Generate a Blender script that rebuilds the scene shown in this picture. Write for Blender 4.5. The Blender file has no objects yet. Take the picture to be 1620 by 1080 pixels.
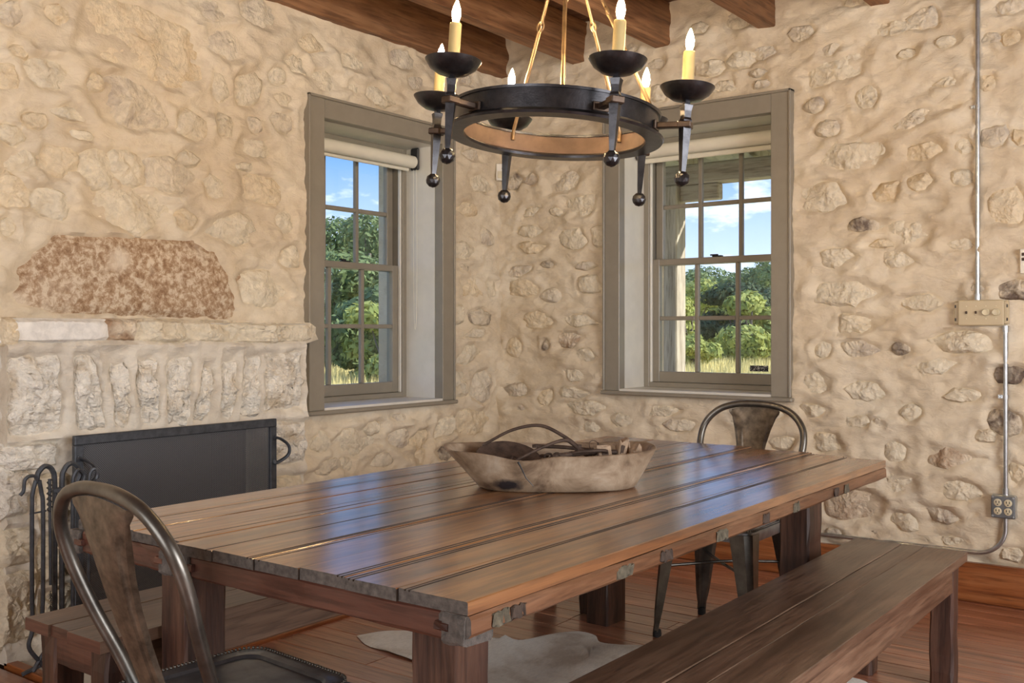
import bpy, bmesh, math, random
import numpy as np
from mathutils import Vector, Matrix, noise as mnoise

random.seed(7)
scene = bpy.context.scene
COL = scene.collection

# ------------------------------------------------------------------ camera
H = 1.226                      # eye height
FPX, CX, CY = 1587.0, 810.0, 525.0
cam_d = bpy.data.cameras.new('camera')
cam_d.sensor_width = 36.0
cam_d.lens = FPX / 1620.0 * 36.0
cam_d.shift_y = -(540.0 - CY) / 1620.0
cam_d.clip_start = 0.02
cam_d.clip_end = 600
cam = bpy.data.objects.new('camera', cam_d)
cam.location = (0, 0, H)
cam.rotation_euler = (math.pi / 2, 0, math.atan2(0.6, 0.8))
COL.objects.link(cam)
scene.camera = cam

# ------------------------------------------------------------------ colour management
vs = scene.view_settings
vs.view_transform = 'Standard'
vs.look = 'None'
vs.gamma = 1.0
vs.use_curve_mapping = False
vs.exposure = 0.07

# ------------------------------------------------------------------ sky
world = bpy.data.worlds.new('sky')
scene.world = world
world.use_nodes = True
wn, wl = world.node_tree.nodes, world.node_tree.links
wn.clear()
w_out = wn.new('ShaderNodeOutputWorld')
w_bg = wn.new('ShaderNodeBackground')
w_tc = wn.new('ShaderNodeTexCoord')
w_sep = wn.new('ShaderNodeSeparateXYZ')
w_ramp = wn.new('ShaderNodeValToRGB')
w_ramp.color_ramp.elements[0].position = 0.0
w_ramp.color_ramp.elements[0].color = (0.64, 0.72, 0.82, 1)
w_ramp.color_ramp.elements[1].position = 0.45
w_ramp.color_ramp.elements[1].color = (0.11, 0.25, 0.58, 1)
e = w_ramp.color_ramp.elements.new(0.17)
e.color = (0.14, 0.29, 0.61, 1)
w_map = wn.new('ShaderNodeMapping')
w_map.inputs['Scale'].default_value = (5.0, 5.0, 13.0)
w_noise = wn.new('ShaderNodeTexNoise')
w_noise.inputs['Scale'].default_value = 1.6
w_noise.inputs['Detail'].default_value = 6
w_noise.inputs['Roughness'].default_value = 0.55
w_cr = wn.new('ShaderNodeValToRGB')
w_cr.color_ramp.elements[0].position = 0.55
w_cr.color_ramp.elements[1].position = 0.70
w_mix = wn.new('ShaderNodeMix')
w_mix.data_type = 'RGBA'
w_mix.inputs['B'].default_value = (0.95, 0.95, 0.97, 1)
wl.new(w_tc.outputs['Generated'], w_sep.inputs[0])
wl.new(w_sep.outputs['Z'], w_ramp.inputs['Fac'])
wl.new(w_tc.outputs['Generated'], w_map.inputs['Vector'])
wl.new(w_map.outputs[0], w_noise.inputs['Vector'])
wl.new(w_noise.outputs['Fac'], w_cr.inputs['Fac'])
wl.new(w_cr.outputs['Color'], w_mix.inputs['Factor'])
wl.new(w_ramp.outputs['Color'], w_mix.inputs['A'])
wl.new(w_mix.outputs['Result'], w_bg.inputs['Color'])
w_bg.inputs['Strength'].default_value = 1.95
wl.new(w_bg.outputs[0], w_out.inputs['Surface'])

# ------------------------------------------------------------------ sun (outdoors) and fill lamps added out of view
def light(name, kind, loc, direction, energy, color, **kw):
    d = bpy.data.lights.new(name, kind)
    d.energy = energy
    d.color = color
    for k, v in kw.items():
        setattr(d, k, v)
    o = bpy.data.objects.new(name, d)
    o.location = loc
    o.rotation_euler = Vector(direction).to_track_quat('-Z', 'Y').to_euler()
    COL.objects.link(o)
    return o

light('sun', 'SUN', (10, -10, 20), (-0.70, -0.45, -0.55), 7.2, (1.0, 0.93, 0.80), angle=0.01)
# fill lamps added to brighten the room, mounted before solid unseen walls
light('fill_lamp_back', 'AREA', (-1.6, -2.12, 1.62), (0, 1, -0.05), 74, (0.97, 0.98, 1.0), shape='RECTANGLE', size=2.4, size_y=1.6)
light('fill_lamp_side', 'AREA', (2.42, 1.9, 1.62), (-1, 0, -0.05), 172, (0.97, 0.98, 1.0), shape='RECTANGLE', size=2.4, size_y=1.6)

# ------------------------------------------------------------------ projection helpers (photo pixel -> point in the room)
def ray(u, v):
    du = u - CX
    return (-0.6 * FPX + 0.8 * du, 0.8 * FPX + 0.6 * du, CY - v)
def at_x(u, v, x):
    r = ray(u, v); s = x / r[0]
    return Vector((x, r[1] * s, H + r[2] * s))
def at_y(u, v, y):
    r = ray(u, v); s = y / r[1]
    return Vector((r[0] * s, y, H + r[2] * s))
def at_z(u, v, z):
    r = ray(u, v); s = (z - H) / r[2]
    return Vector((r[0] * s, r[1] * s, z))

# ------------------------------------------------------------------ object helpers
def link(o, parent=None):
    COL.objects.link(o)
    if parent is not None:
        o.parent = parent
    return o
def tag(o, label=None, cat=None, group=None, kind=None):
    if label: o['label'] = label
    if cat: o['category'] = cat
    if group: o['group'] = group
    if kind: o['kind'] = kind
    return o
def empty(name, loc=(0, 0, 0), rz=0.0, parent=None):
    o = bpy.data.objects.new(name, None)
    o.empty_display_size = 0.05
    o.location = loc
    o.rotation_euler = (0, 0, rz)
    return link(o, parent)
def mesh_obj(name, bm, mats, parent=None, smooth=False, angle=None):
    me = bpy.data.meshes.new(name)
    bmesh.ops.recalc_face_normals(bm, faces=bm.faces[:])
    bm.to_mesh(me); bm.free()
    if not isinstance(mats, (list, tuple)): mats = [mats]
    for m in mats: me.materials.append(m)
    if smooth:
        me.polygons.foreach_set('use_smooth', [True] * len(me.polygons))
        if angle: me.set_sharp_from_angle(angle=math.radians(angle))
    o = bpy.data.objects.new(name, me)
    return link(o, parent)
def raw_obj(name, verts, faces, mats, parent=None, smooth=False, angle=None, fmat=None):
    me = bpy.data.meshes.new(name)
    me.from_pydata([tuple(v) for v in verts], [], faces)
    if not isinstance(mats, (list, tuple)): mats = [mats]
    for m in mats: me.materials.append(m)
    if fmat is not None: me.polygons.foreach_set('material_index', fmat)
    if smooth:
        me.polygons.foreach_set('use_smooth', [True] * len(me.polygons))
        if angle: me.set_sharp_from_angle(angle=math.radians(angle))
    me.update()
    o = bpy.data.objects.new(name, me)
    return link(o, parent)

def add_box(bm, x0, x1, y0, y1, z0, z1, bev=0.0, M=None, seg=1):
    vs_ = [bm.verts.new(p) for p in ((x0, y0, z0), (x1, y0, z0), (x1, y1, z0), (x0, y1, z0), (x0, y0, z1), (x1, y0, z1), (x1, y1, z1), (x0, y1, z1))]
    fs = [bm.faces.new([vs_[i] for i in f]) for f in ((0, 3, 2, 1), (4, 5, 6, 7), (0, 1, 5, 4), (1, 2, 6, 5), (2, 3, 7, 6), (3, 0, 4, 7))]
    geom = vs_
    if bev > 0:
        ed = list({e for f in fs for e in f.edges})
        r = bmesh.ops.bevel(bm, geom=ed, offset=bev, segments=seg, affect='EDGES', profile=0.5)
        geom = list({v for v in r['verts']} | {v for v in vs_ if v.is_valid})
    if M is not None:
        for v in geom: v.co = M @ v.co
    return geom
def box(name, x0, x1, y0, y1, z0, z1, mat, parent=None, bev=0.003, M=None, seg=1):
    bm = bmesh.new()
    add_box(bm, x0, x1, y0, y1, z0, z1, bev, M, seg)
    return mesh_obj(name, bm, mat, parent)

def timber(name, x0, x1, y0, y1, z0, z1, mat, parent=None, axis='y', jit=0.0015, bev=0.004, cuts=10, endmat=None, seed=0, warp=0.0):
    """a hand-worn length of timber: bevelled prism cut along its axis with wobbling edges"""
    dims = {'x': (x0, x1, y0, y1, z0, z1), 'y': (y0, y1, x0, x1, z0, z1), 'z': (z0, z1, x0, x1, y0, y1)}[axis]
    a0, a1, b0, b1, c0, c1 = dims
    prof = [(b0 + bev, c0), (b1 - bev, c0), (b1, c0 + bev), (b1, c1 - bev), (b1 - bev, c1), (b0 + bev, c1), (b0, c1 - bev), (b0, c0 + bev)]
    rnd = random.Random(seed * 977 + int((x0 + y0 * 3 + z0 * 7) * 1000))
    return _sweep_prof(name, prof, a0, a1, cuts, axis, jit, rnd, mat, endmat, parent, warp)
def _sweep_prof(name, prof, a0, a1, cuts, axis, jit, rnd, mat, endmat, parent, warp=0.0, shear=(0, 0)):
    n = len(prof)
    verts, faces, fm = [], [], []
    def P(a, b, c):
        return {'x': (a, b, c), 'y': (b, a, c), 'z': (b, c, a)}[axis]
    for k in range(cuts + 1):
        t = k / cuts
        a = a0 + (a1 - a0) * t
        wv = warp * math.sin(t * math.pi)
        for (b, c) in prof:
            aj = 0 if 0 < k < cuts else rnd.uniform(-jit, jit)
            verts.append(P(a + aj, b + rnd.uniform(-jit, jit), c + rnd.uniform(-jit, jit) + wv))
    for k in range(cuts):
        for i in range(n):
            j = (i + 1) % n
            faces.append((k * n + i, k * n + j, (k + 1) * n + j, (k + 1) * n + i)); fm.append(0)
    faces.append(tuple(range(n - 1, -1, -1))); fm.append(1 if endmat else 0)
    faces.append(tuple(cuts * n + i for i in range(n))); fm.append(1 if endmat else 0)
    if axis == 'y':
        faces = [tuple(reversed(f)) for f in faces]
    bm = bmesh.new()
    bv = [bm.verts.new(v) for v in verts]
    for f, m in zip(faces, fm):
        q = bm.faces.new([bv[i] for i in f]); q.material_index = m
    mats = [mat] + ([endmat] if endmat else [])
    return mesh_obj(name, bm, mats, parent)

def add_tube(bm, pts, rad, n=8, caps=True, flat=None):
    pts = [Vector(p) for p in pts]
    if not isinstance(rad, (list, tuple)): rad = [rad] * len(pts)
    rings = []
    up = None
    for i, p in enumerate(pts):
        if i == 0: t = pts[1] - p
        elif i == len(pts) - 1: t = p - pts[i - 1]
        else: t = (pts[i + 1] - pts[i - 1])
        t.normalize()
        if up is None:
            up = Vector((0, 0, 1)) if abs(t.z) < 0.9 else Vector((1, 0, 0))
        s = t.cross(up)
        if s.length < 1e-6: s = t.orthogonal()
        s.normalize()
        up = s.cross(t).normalized()
        ring = []
        for k in range(n):
            a = 2 * math.pi * k / n + math.pi / n
            ca, sa = math.cos(a), math.sin(a)
            if flat: sa *= flat
            ring.append(bm.verts.new(p + (s * ca + up * sa) * rad[i]))
        rings.append(ring)
    for a, b in zip(rings[:-1], rings[1:]):
        for k in range(n):
            bm.faces.new((a[k], a[(k + 1) % n], b[(k + 1) % n], b[k]))
    if caps:
        bm.faces.new(list(reversed(rings[0]))); bm.faces.new(rings[-1])
    return rings
def tube(name, pts, rad, mat, parent=None, n=8, smooth=True, flat=None):
    bm = bmesh.new(); add_tube(bm, pts, rad, n, flat=flat)
    return mesh_obj(name, bm, mat, parent, smooth=smooth, angle=50)
def add_lathe(bm, prof, n=24, M=None):
    rings = []
    for (r, z) in prof:
        if r < 1e-6:
            v = Vector((0, 0, z)); rings.append([bm.verts.new(M @ v if M else v)])
        else:
            ring = []
            for k in range(n):
                v = Vector((r * math.cos(2 * math.pi * k / n), r * math.sin(2 * math.pi * k / n), z))
                ring.append(bm.verts.new(M @ v if M else v))
            rings.append(ring)
    for a, b in zip(rings[:-1], rings[1:]):
        if len(a) == 1 and len(b) == 1: continue
        for k in range(n):
            k2 = (k + 1) % n
            if len(a) == 1: bm.faces.new((a[0], b[k2], b[k]))
            elif len(b) == 1: bm.faces.new((a[k], a[k2], b[0]))
            else: bm.faces.new((a[k], a[k2], b[k2], b[k]))
def lathe(name, prof, mat, parent=None, n=24, M=None, angle=40, smooth=True):
    bm = bmesh.new(); add_lathe(bm, prof, n, M)
    return mesh_obj(name, bm, mat, parent, smooth=smooth, angle=angle)
def spline(ctrl, n=8):
    """Catmull-Rom through control points"""
    P = [Vector(c) for c in ctrl]
    P = [P[0] * 2 - P[1]] + P + [P[-1] * 2 - P[-2]]
    out = []
    for i in range(1, len(P) - 2):
        for k in range(n):
            t = k / n
            a, b, c, d = P[i - 1], P[i], P[i + 1], P[i + 2]
            out.append(0.5 * ((2 * b) + (c - a) * t + (2 * a - 5 * b + 4 * c - d) * t * t + (3 * b - a - 3 * c + d) * t ** 3))
    out.append(P[-2])
    return out
def copy_tree(o, parent=None):
    c = o.copy(); COL.objects.link(c); c.parent = parent
    for ch in list(o.children): copy_tree(ch, c)
    return c

# ------------------------------------------------------------------ numpy noise
def _hash(ix, iy, seed):
    h = (ix.astype(np.int64) * 374761393 + iy.astype(np.int64) * 668265263 + seed * 1442695041) & 0xffffffff
    h = ((h ^ (h >> 13)) * 1274126177) & 0xffffffff
    h = h ^ (h >> 16)
    return (h & 0xffff) / 32767.5 - 1.0
def vnoise(x, y, seed=0):
    x = np.asarray(x, float); y = np.asarray(y, float)
    ix = np.floor(x); iy = np.floor(y)
    fx = x - ix; fy = y - iy
    fx = fx * fx * fx * (fx * (fx * 6 - 15) + 10); fy = fy * fy * fy * (fy * (fy * 6 - 15) + 10)
    a = _hash(ix, iy, seed); b = _hash(ix + 1, iy, seed); c = _hash(ix, iy + 1, seed); d = _hash(ix + 1, iy + 1, seed)
    return (a + (b - a) * fx) * (1 - fy) + (c + (d - c) * fx) * fy
def fbm(x, y, f, oct=4, seed=0, gain=0.5):
    s = 0; a = 1.0; t = 0
    for o in range(oct):
        s = s + a * vnoise(x * f + o * 17.3, y * f - o * 9.1, seed + o * 31); t += a; a *= gain; f *= 2.03
    return s / t
def sstep(a, b, x):
    t = np.clip((x - a) / (b - a), 0, 1)
    return t * t * (3 - 2 * t)

# ------------------------------------------------------------------ materials
def new_mat(name):
    m = bpy.data.materials.new(name); m.use_nodes = True
    nt = m.node_tree; b = nt.nodes['Principled BSDF']
    return m, nt, nt.nodes, nt.links, b
def node(nt, typ, **kw):
    n = nt.nodes.new(typ)
    for k, v in kw.items():
        if k in n.inputs: n.inputs[k].default_value = v
        else: setattr(n, k, v)
    return n
def ramp(nt, src, stops):
    r = nt.nodes.new('ShaderNodeValToRGB')
    els = r.color_ramp.elements
    while len(els) < len(stops): els.new(0.5)
    for e_, (p, c) in zip(els, stops):
        e_.position = p
        e_.color = (*c, 1) if len(c) == 3 else c
    nt.links.new(src, r.inputs['Fac'])
    return r
def mixc(nt, fac, a, b, mode='MIX'):
    n = nt.nodes.new('ShaderNodeMix'); n.data_type = 'RGBA'; n.blend_type = mode
    for sock, v in ((n.inputs['Factor'], fac), (n.inputs['A'], a), (n.inputs['B'], b)):
        if isinstance(v, bpy.types.NodeSocket): nt.links.new(v, sock)
        elif isinstance(v, (int, float)): sock.default_value = v
        else: sock.default_value = (*v, 1)
    return n.outputs['Result']
def coords(nt, scale=(1, 1, 1), rnd=True, rot=(0, 0, 0)):
    tc = nt.nodes.new('ShaderNodeTexCoord')
    mp = nt.nodes.new('ShaderNodeMapping')
    mp.inputs['Scale'].default_value = scale
    mp.inputs['Rotation'].default_value = rot
    src = tc.outputs['Object']
    if rnd:
        oi = nt.nodes.new('ShaderNodeObjectInfo')
        mu = node(nt, 'ShaderNodeMath', operation='MULTIPLY'); mu.inputs[1].default_value = 37.0
        nt.links.new(oi.outputs['Random'], mu.inputs[0])
        ad = node(nt, 'ShaderNodeVectorMath', operation='ADD')
        nt.links.new(src, ad.inputs[0]); nt.links.new(mu.outputs[0], ad.inputs[1])
        src = ad.outputs[0]
    nt.links.new(src, mp.inputs['Vector'])
    return mp.outputs[0]
def noise_tex(nt, vec, scale, detail=4, rough=0.5, dist=0.0):
    n = node(nt, 'ShaderNodeTexNoise', Scale=scale, Detail=detail, Roughness=rough, Distortion=dist)
    nt.links.new(vec, n.inputs['Vector'])
    return n.outputs['Fac']
def bump(nt, height, strength, dist, bsdf, prev=None):
    b = node(nt, 'ShaderNodeBump', Strength=strength, Distance=dist)
    nt.links.new(height, b.inputs['Height'])
    if prev is not None: nt.links.new(prev, b.inputs['Normal'])
    nt.links.new(b.outputs[0], bsdf.inputs['Normal'])
    return b.outputs[0]

def wood(name, dark, mid, lite, axis='y', rough=0.45, coat=0.0, grain=1.0, bumps=0.25, spec=0.5, patch=None, coat_rough=0.16, coat_ior=1.5):
    m, nt, N, L, b = new_mat(name)
    st = {'x': (0.07, 1, 1), 'y': (1, 0.07, 1), 'z': (1, 1, 0.07)}[axis]
    v = coords(nt, st)
    n1 = noise_tex(nt, v, 26 * grain, 6, 0.6, 0.6)
    n2 = noise_tex(nt, v, 110 * grain, 4, 0.6, 0.2)
    v2 = coords(nt, (1, 1, 1))
    n3 = noise_tex(nt, v2, 3.0, 3, 0.5)
    c = ramp(nt, n1, [(0.30, dark), (0.5, mid), (0.70, lite)]).outputs['Color']
    f = ramp(nt, n2, [(0.36, (0.45, 0.42, 0.4)), (0.52, (1, 1, 1))]).outputs['Color']
    c = mixc(nt, 0.7, c, f, 'MULTIPLY')
    bl = ramp(nt, n3, [(0.3, (0.72, 0.70, 0.68)), (0.7, (1.12, 1.1, 1.08))]).outputs['Color']
    c = mixc(nt, 0.8, c, bl, 'MULTIPLY')
    oi = N.new('ShaderNodeObjectInfo')
    ob = ramp(nt, oi.outputs['Random'], [(0.0, (0.80, 0.79, 0.78)), (1.0, (1.15, 1.14, 1.12))]).outputs['Color']
    c = mixc(nt, 1.0, c, ob, 'MULTIPLY')
    if patch:
        n4 = noise_tex(nt, v2, 9, 5, 0.65)
        fac = ramp(nt, n4, [(0.60, (0, 0, 0)), (0.68, (1, 1, 1))]).outputs['Color']
        c = mixc(nt, fac, c, patch)
    L.new(c, b.inputs['Base Color'])
    rr = ramp(nt, n3, [(0.3, (rough * 0.8,) * 3), (0.7, (min(1, rough * 1.25),) * 3)])
    L.new(rr.outputs['Color'], b.inputs['Roughness'])
    b.inputs['Specular IOR Level'].default_value = spec
    b.inputs['Coat Weight'].default_value = coat
    b.inputs['Coat IOR'].default_value = coat_ior
    b.inputs['Coat Roughness'].default_value = coat_rough
    hsum = mixc(nt, 0.5, n1, n2)
    bump(nt, hsum, bumps, 0.004, b)
    return m

def plain(name, col, rough=0.5, metal=0.0, var=0.15, scale=8, bumps=0.0, spec=0.5):
    m, nt, N, L, b = new_mat(name)
    v = coords(nt)
    n1 = noise_tex(nt, v, scale, 5, 0.6)
    lo = tuple(c * (1 - var) for c in col); hi = tuple(min(1, c * (1 + var)) for c in col)
    L.new(ramp(nt, n1, [(0.3, lo), (0.7, hi)]).outputs['Color'], b.inputs['Base Color'])
    b.inputs['Roughness'].default_value = rough
    b.inputs['Metallic'].default_value = metal
    b.inputs['Specular IOR Level'].default_value = spec
    if bumps: bump(nt, noise_tex(nt, v, scale * 8, 4, 0.6), bumps, 0.003, b)
    return m

def mortar_mat(name, c1, c2, c3):
    m, nt, N, L, b = new_mat(name)
    v = coords(nt, (1, 1, 1), rnd=False)
    n1 = noise_tex(nt, v, 2.2, 6, 0.6, 0.4)
    n2 = noise_tex(nt, v, 11, 6, 0.62, 0.5)
    c = ramp(nt, n1, [(0.32, c1), (0.52, c2), (0.72, c3)]).outputs['Color']
    d = ramp(nt, n2, [(0.28, (0.80, 0.77, 0.74)), (0.5, (1, 1, 1)), (0.75, (1.05, 1.05, 1.04))]).outputs['Color']
    c = mixc(nt, 0.8, c, d, 'MULTIPLY')
    L.new(c, b.inputs['Base Color'])
    b.inputs['Roughness'].default_value = 0.92
    b.inputs['Specular IOR Level'].default_value = 0.2
    vs_ = coords(nt, (1, 1, 1.9), rnd=False)
    n3 = noise_tex(nt, vs_, 16, 5, 0.55, 1.2)
    n4 = noise_tex(nt, v, 120, 4, 0.6)
    nn = bump(nt, n3, 0.36, 0.024, b)
    bump(nt, n4, 0.22, 0.004, b, nn)
    return m
def stone_mat(name, base, stains, chip=0.6, scale=20, thr=(0.45, 0.62), chisel=False):
    m, nt, N, L, b = new_mat(name)
    v = coords(nt)
    n1 = noise_tex(nt, v, 7, 6, 0.62, 0.6)
    n2 = noise_tex(nt, v, 26, 6, 0.65, 0.4)
    c = ramp(nt, n2, [(0.30, tuple(x * 0.80 for x in base)), (0.55, base), (0.75, tuple(min(1, x * 1.1) for x in base))]).outputs['Color']
    f = ramp(nt, n1, [(thr[0], (0, 0, 0)), (thr[1], (1, 1, 1))]).outputs['Color']
    c = mixc(nt, f, c, stains)
    L.new(c, b.inputs['Base Color'])
    b.inputs['Roughness'].default_value = 0.95
    b.inputs['Specular IOR Level'].default_value = 0.15
    vo = node(nt, 'ShaderNodeTexVoronoi', Scale=scale * 1.6)
    dv = node(nt, 'ShaderNodeVectorMath', operation='ADD')
    nz = node(nt, 'ShaderNodeTexNoise', Scale=9.0, Detail=4)
    L.new(v, nz.inputs['Vector'])
    sc = node(nt, 'ShaderNodeVectorMath', operation='SCALE'); sc.inputs['Scale'].default_value = 0.16
    L.new(nz.outputs['Color'], sc.inputs[0]); L.new(v, dv.inputs[0]); L.new(sc.outputs[0], dv.inputs[1])
    L.new(dv.outputs[0], vo.inputs['Vector'])
    n3 = noise_tex(nt, v, scale * 1.7, 6, 0.65, 0.7)
    h = mixc(nt, 0.55, vo.outputs['Distance'], n3)
    if chisel:
        vc = coords(nt, (1, 1, 1), rot=(math.radians(38), 0, 0))
        vs2 = coords(nt, (1, 0.22, 1), rot=(math.radians(-52), 0, 0))
        n5 = noise_tex(nt, vs2, 46, 4, 0.55, 0.5)
        h = mixc(nt, 0.5, h, n5)
    nn = bump(nt, h, chip, 0.03, b)
    bump(nt, noise_tex(nt, v, 160, 3, 0.6), 0.25, 0.004, b, nn)
    return m

M = {}
M['mortar'] = mortar_mat('lime_mortar', (0.585, 0.48, 0.345), (0.69, 0.59, 0.445), (0.76, 0.68, 0.545))
M['mortar_fp'] = mortar_mat('fireplace_mortar', (0.60, 0.54, 0.455), (0.68, 0.625, 0.535), (0.74, 0.69, 0.60))
M['s_pale'] = stone_mat('pale_limestone', (0.765, 0.68, 0.53), (0.66, 0.55, 0.39), 0.62, 20, (0.48, 0.74))
M['s_tan'] = stone_mat('tan_limestone', (0.77, 0.65, 0.47), (0.60, 0.45, 0.27), 0.62, 20, (0.50, 0.74))
M['s_brown'] = stone_mat('brown_stained_limestone', (0.72, 0.61, 0.47), (0.40, 0.27, 0.175), 0.62, 26, (0.44, 0.60))
M['s_grey'] = stone_mat('grey_limestone', (0.74, 0.65, 0.51), (0.47, 0.395, 0.32), 0.6, 22, (0.48, 0.68))
M['s_dark'] = stone_mat('dark_stained_limestone', (0.66, 0.57, 0.44), (0.17, 0.13, 0.105), 0.6, 22, (0.46, 0.62))
# the long lintel stone: mottled brown crust with pale worn flecks
m, nt, N, L, b = new_mat('mottled_brown_lintel_stone')
v = coords(nt, rnd=False)
n1 = noise_tex(nt, v, 34, 8, 0.72, 0.3); n2 = noise_tex(nt, v, 3.2, 4, 0.55, 0.3)
c = ramp(nt, n1, [(0.36, (0.26, 0.15, 0.08)), (0.48, (0.42, 0.28, 0.17)), (0.60, (0.68, 0.57, 0.43))]).outputs['Color']
f = ramp(nt, n2, [(0.56, (0, 0, 0)), (0.70, (1, 1, 1))]).outputs['Color']
c = mixc(nt, f, c, (0.70, 0.60, 0.47)); L.new(c, b.inputs['Base Color']); b.inputs['Roughness'].default_value = 0.95
vs2 = coords(nt, (1, 1, 0.25), rnd=False, rot=(math.radians(-42), 0, 0))
bump(nt, mixc(nt, f, n1, noise_tex(nt, vs2, 60, 3, 0.5, 0.3)), 0.6, 0.014, b)
M['s_lintel'] = m
M['s_white'] = stone_mat('white_hewn_limestone', (0.82, 0.775, 0.69), (0.56, 0.46, 0.33), 1.0, 24, (0.50, 0.72), chisel=True)
M['s_plaster'] = stone_mat('white_plastered_stone', (0.80, 0.77, 0.72), (0.66, 0.6, 0.52), 0.1, 10, (0.66, 0.8))
M['floor'] = wood('red_pine_floor', (0.21, 0.07, 0.036), (0.39, 0.16, 0.092), (0.50, 0.24, 0.145), 'x', 0.34, 0.7, 0.8, 0.12, coat_rough=0.2, coat_ior=1.7)
M['base'] = wood('red_pine_trim', (0.15, 0.04, 0.012), (0.30, 0.10, 0.03), (0.40, 0.16, 0.06), 'x', 0.35, 0.2, 0.6, 0.1)
M['base_y'] = wood('red_pine_trim_long', (0.15, 0.04, 0.012), (0.30, 0.10, 0.03), (0.40, 0.16, 0.06), 'y', 0.35, 0.2, 0.6, 0.1)
M['beam'] = wood('cedar_beam', (0.17, 0.07, 0.028), (0.33, 0.16, 0.07), (0.46, 0.25, 0.125), 'y', 0.6, 0.0, 0.6, 0.3)
M['deck'] = wood('ceiling_boards', (0.10, 0.045, 0.02), (0.17, 0.08, 0.04), (0.24, 0.12, 0.06), 'x', 0.6, 0.0, 0.7, 0.2)
M['top'] = wood('varnished_table_boards', (0.095, 0.034, 0.010), (0.275, 0.112, 0.034), (0.43, 0.205, 0.074), 'y', 0.40, 1.0, 0.8, 0.16, coat_rough=0.20, coat_ior=2.15)
M['groove'] = plain('dark_groove', (0.035, 0.020, 0.012), 0.7, 0, 0.3, 30)
M['rail_x'] = wood('red_table_rail', (0.045, 0.016, 0.011), (0.105, 0.038, 0.025), (0.18, 0.076, 0.050), 'x', 0.42, 0.15, 0.7, 0.3)
M['rail_y'] = wood('worn_table_rail', (0.075, 0.030, 0.014), (0.165, 0.075, 0.036), (0.27, 0.14, 0.075), 'y', 0.42, 0.15, 0.8, 0.4)
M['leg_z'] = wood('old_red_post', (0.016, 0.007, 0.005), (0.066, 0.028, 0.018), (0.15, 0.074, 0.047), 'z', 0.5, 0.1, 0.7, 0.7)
M['endgrain'] = plain('weathered_end_grain', (0.11, 0.095, 0.085), 0.85, 0, 0.5, 60, 0.8)
M['bench_y'] = wood('brown_bench_boards', (0.065, 0.033, 0.020), (0.145, 0.082, 0.052), (0.235, 0.15, 0.10), 'y', 0.40, 0.4, 0.9, 0.35, coat_rough=0.3)
M['bench_x'] = wood('brown_bench_apron', (0.05, 0.018, 0.012), (0.115, 0.045, 0.028), (0.19, 0.09, 0.06), 'x', 0.5, 0.05, 0.8, 0.35)
M['paint'] = plain('taupe_window_paint', (0.265, 0.235, 0.185), 0.36, 0, 0.06, 14, 0.05)
M['reveal'] = plain('pale_reveal_paint', (0.70, 0.67, 0.60), 0.38, 0, 0.05, 10, 0.04)
M['blind'] = plain('cream_blind_fabric', (0.74, 0.70, 0.58), 0.8, 0, 0.04)
M['black'] = plain('black_plastic', (0.02, 0.02, 0.022), 0.45, 0, 0.2)
M['steel'] = plain('galvanised_steel', (0.52, 0.55, 0.58), 0.32, 0.95, 0.18, 30)
M['iron'] = plain('dark_forged_iron', (0.06, 0.06, 0.066), 0.30, 0.85, 0.35, 24, 0.15)
M['iron_warm'] = plain('brown_forged_iron', (0.085, 0.058, 0.042), 0.40, 0.7, 0.35, 24, 0.15)
M['iron_in'] = plain('copper_brown_iron', (0.15, 0.092, 0.062), 0.55, 0.2, 0.25, 18)
M['rod'] = plain('bronze_rod', (0.30, 0.20, 0.11), 0.35, 0.8, 0.25, 24)
M['gun'] = plain('worn_gunmetal', (0.15, 0.14, 0.125), 0.34, 0.85, 0.45, 10)
M['gun_rust'] = plain('rust_speckled_gunmetal', (0.17, 0.135, 0.10), 0.42, 0.7, 0.6, 26)
M['seatm'] = plain('blue_grey_seat_steel', (0.28, 0.295, 0.32), 0.34, 0.9, 0.3, 14)
M['rubber'] = plain('black_rubber', (0.02, 0.02, 0.02), 0.8)
M['fp_iron'] = plain('black_fire_iron', (0.075, 0.083, 0.098), 0.42, 0.6, 0.3, 30, 0.1)
M['sleeve'] = plain('ivory_candle_sleeve', (0.60, 0.46, 0.21), 0.5, 0, 0.08, 12)
M['beige'] = plain('beige_enamel', (0.52, 0.42, 0.26), 0.38, 0.0, 0.06)
M['knob'] = plain('ivory_plastic', (0.66, 0.58, 0.40), 0.35, 0, 0.05)
M['white'] = plain('white_plastic', (0.75, 0.71, 0.62), 0.45, 0, 0.05)
M['soot'] = plain('sooty_firebox', (0.035, 0.033, 0.032), 0.95, 0, 0.6, 6, 0.3)
M['ash'] = plain('charred_log_bark', (0.10, 0.085, 0.075), 0.95, 0, 0.6, 30, 0.6)
M['hearth'] = plain('pale_hearth_stone', (0.52, 0.49, 0.44), 0.8, 0, 0.12, 6, 0.15)
M['bulb'] = None
m, nt, N, L, b = new_mat('glowing_bulb')
em = node(nt, 'ShaderNodeEmission', Strength=560.0); em.inputs['Color'].default_value = (1.0, 0.70, 0.36, 1)
L.new(em.outputs[0], N['Material Output'].inputs['Surface']); M['bulb'] = m
m, nt, N, L, b = new_mat('window_glass')
tr = node(nt, 'ShaderNodeBsdfTransparent'); gl = node(nt, 'ShaderNodeBsdfGlossy', Roughness=0.0)
tr.inputs['Color'].default_value = (0.97, 0.985, 0.98, 1)
fr = node(nt, 'ShaderNodeLayerWeight'); mx = node(nt, 'ShaderNodeMixShader')
pw = node(nt, 'ShaderNodeMath', operation='POWER'); pw.inputs[1].default_value = 5.0
ma = node(nt, 'ShaderNodeMath', operation='MULTIPLY_ADD'); ma.inputs[1].default_value = 0.95; ma.inputs[2].default_value = 0.035
L.new(fr.outputs['Facing'], pw.inputs[0]); L.new(pw.outputs[0], ma.inputs[0])
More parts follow.
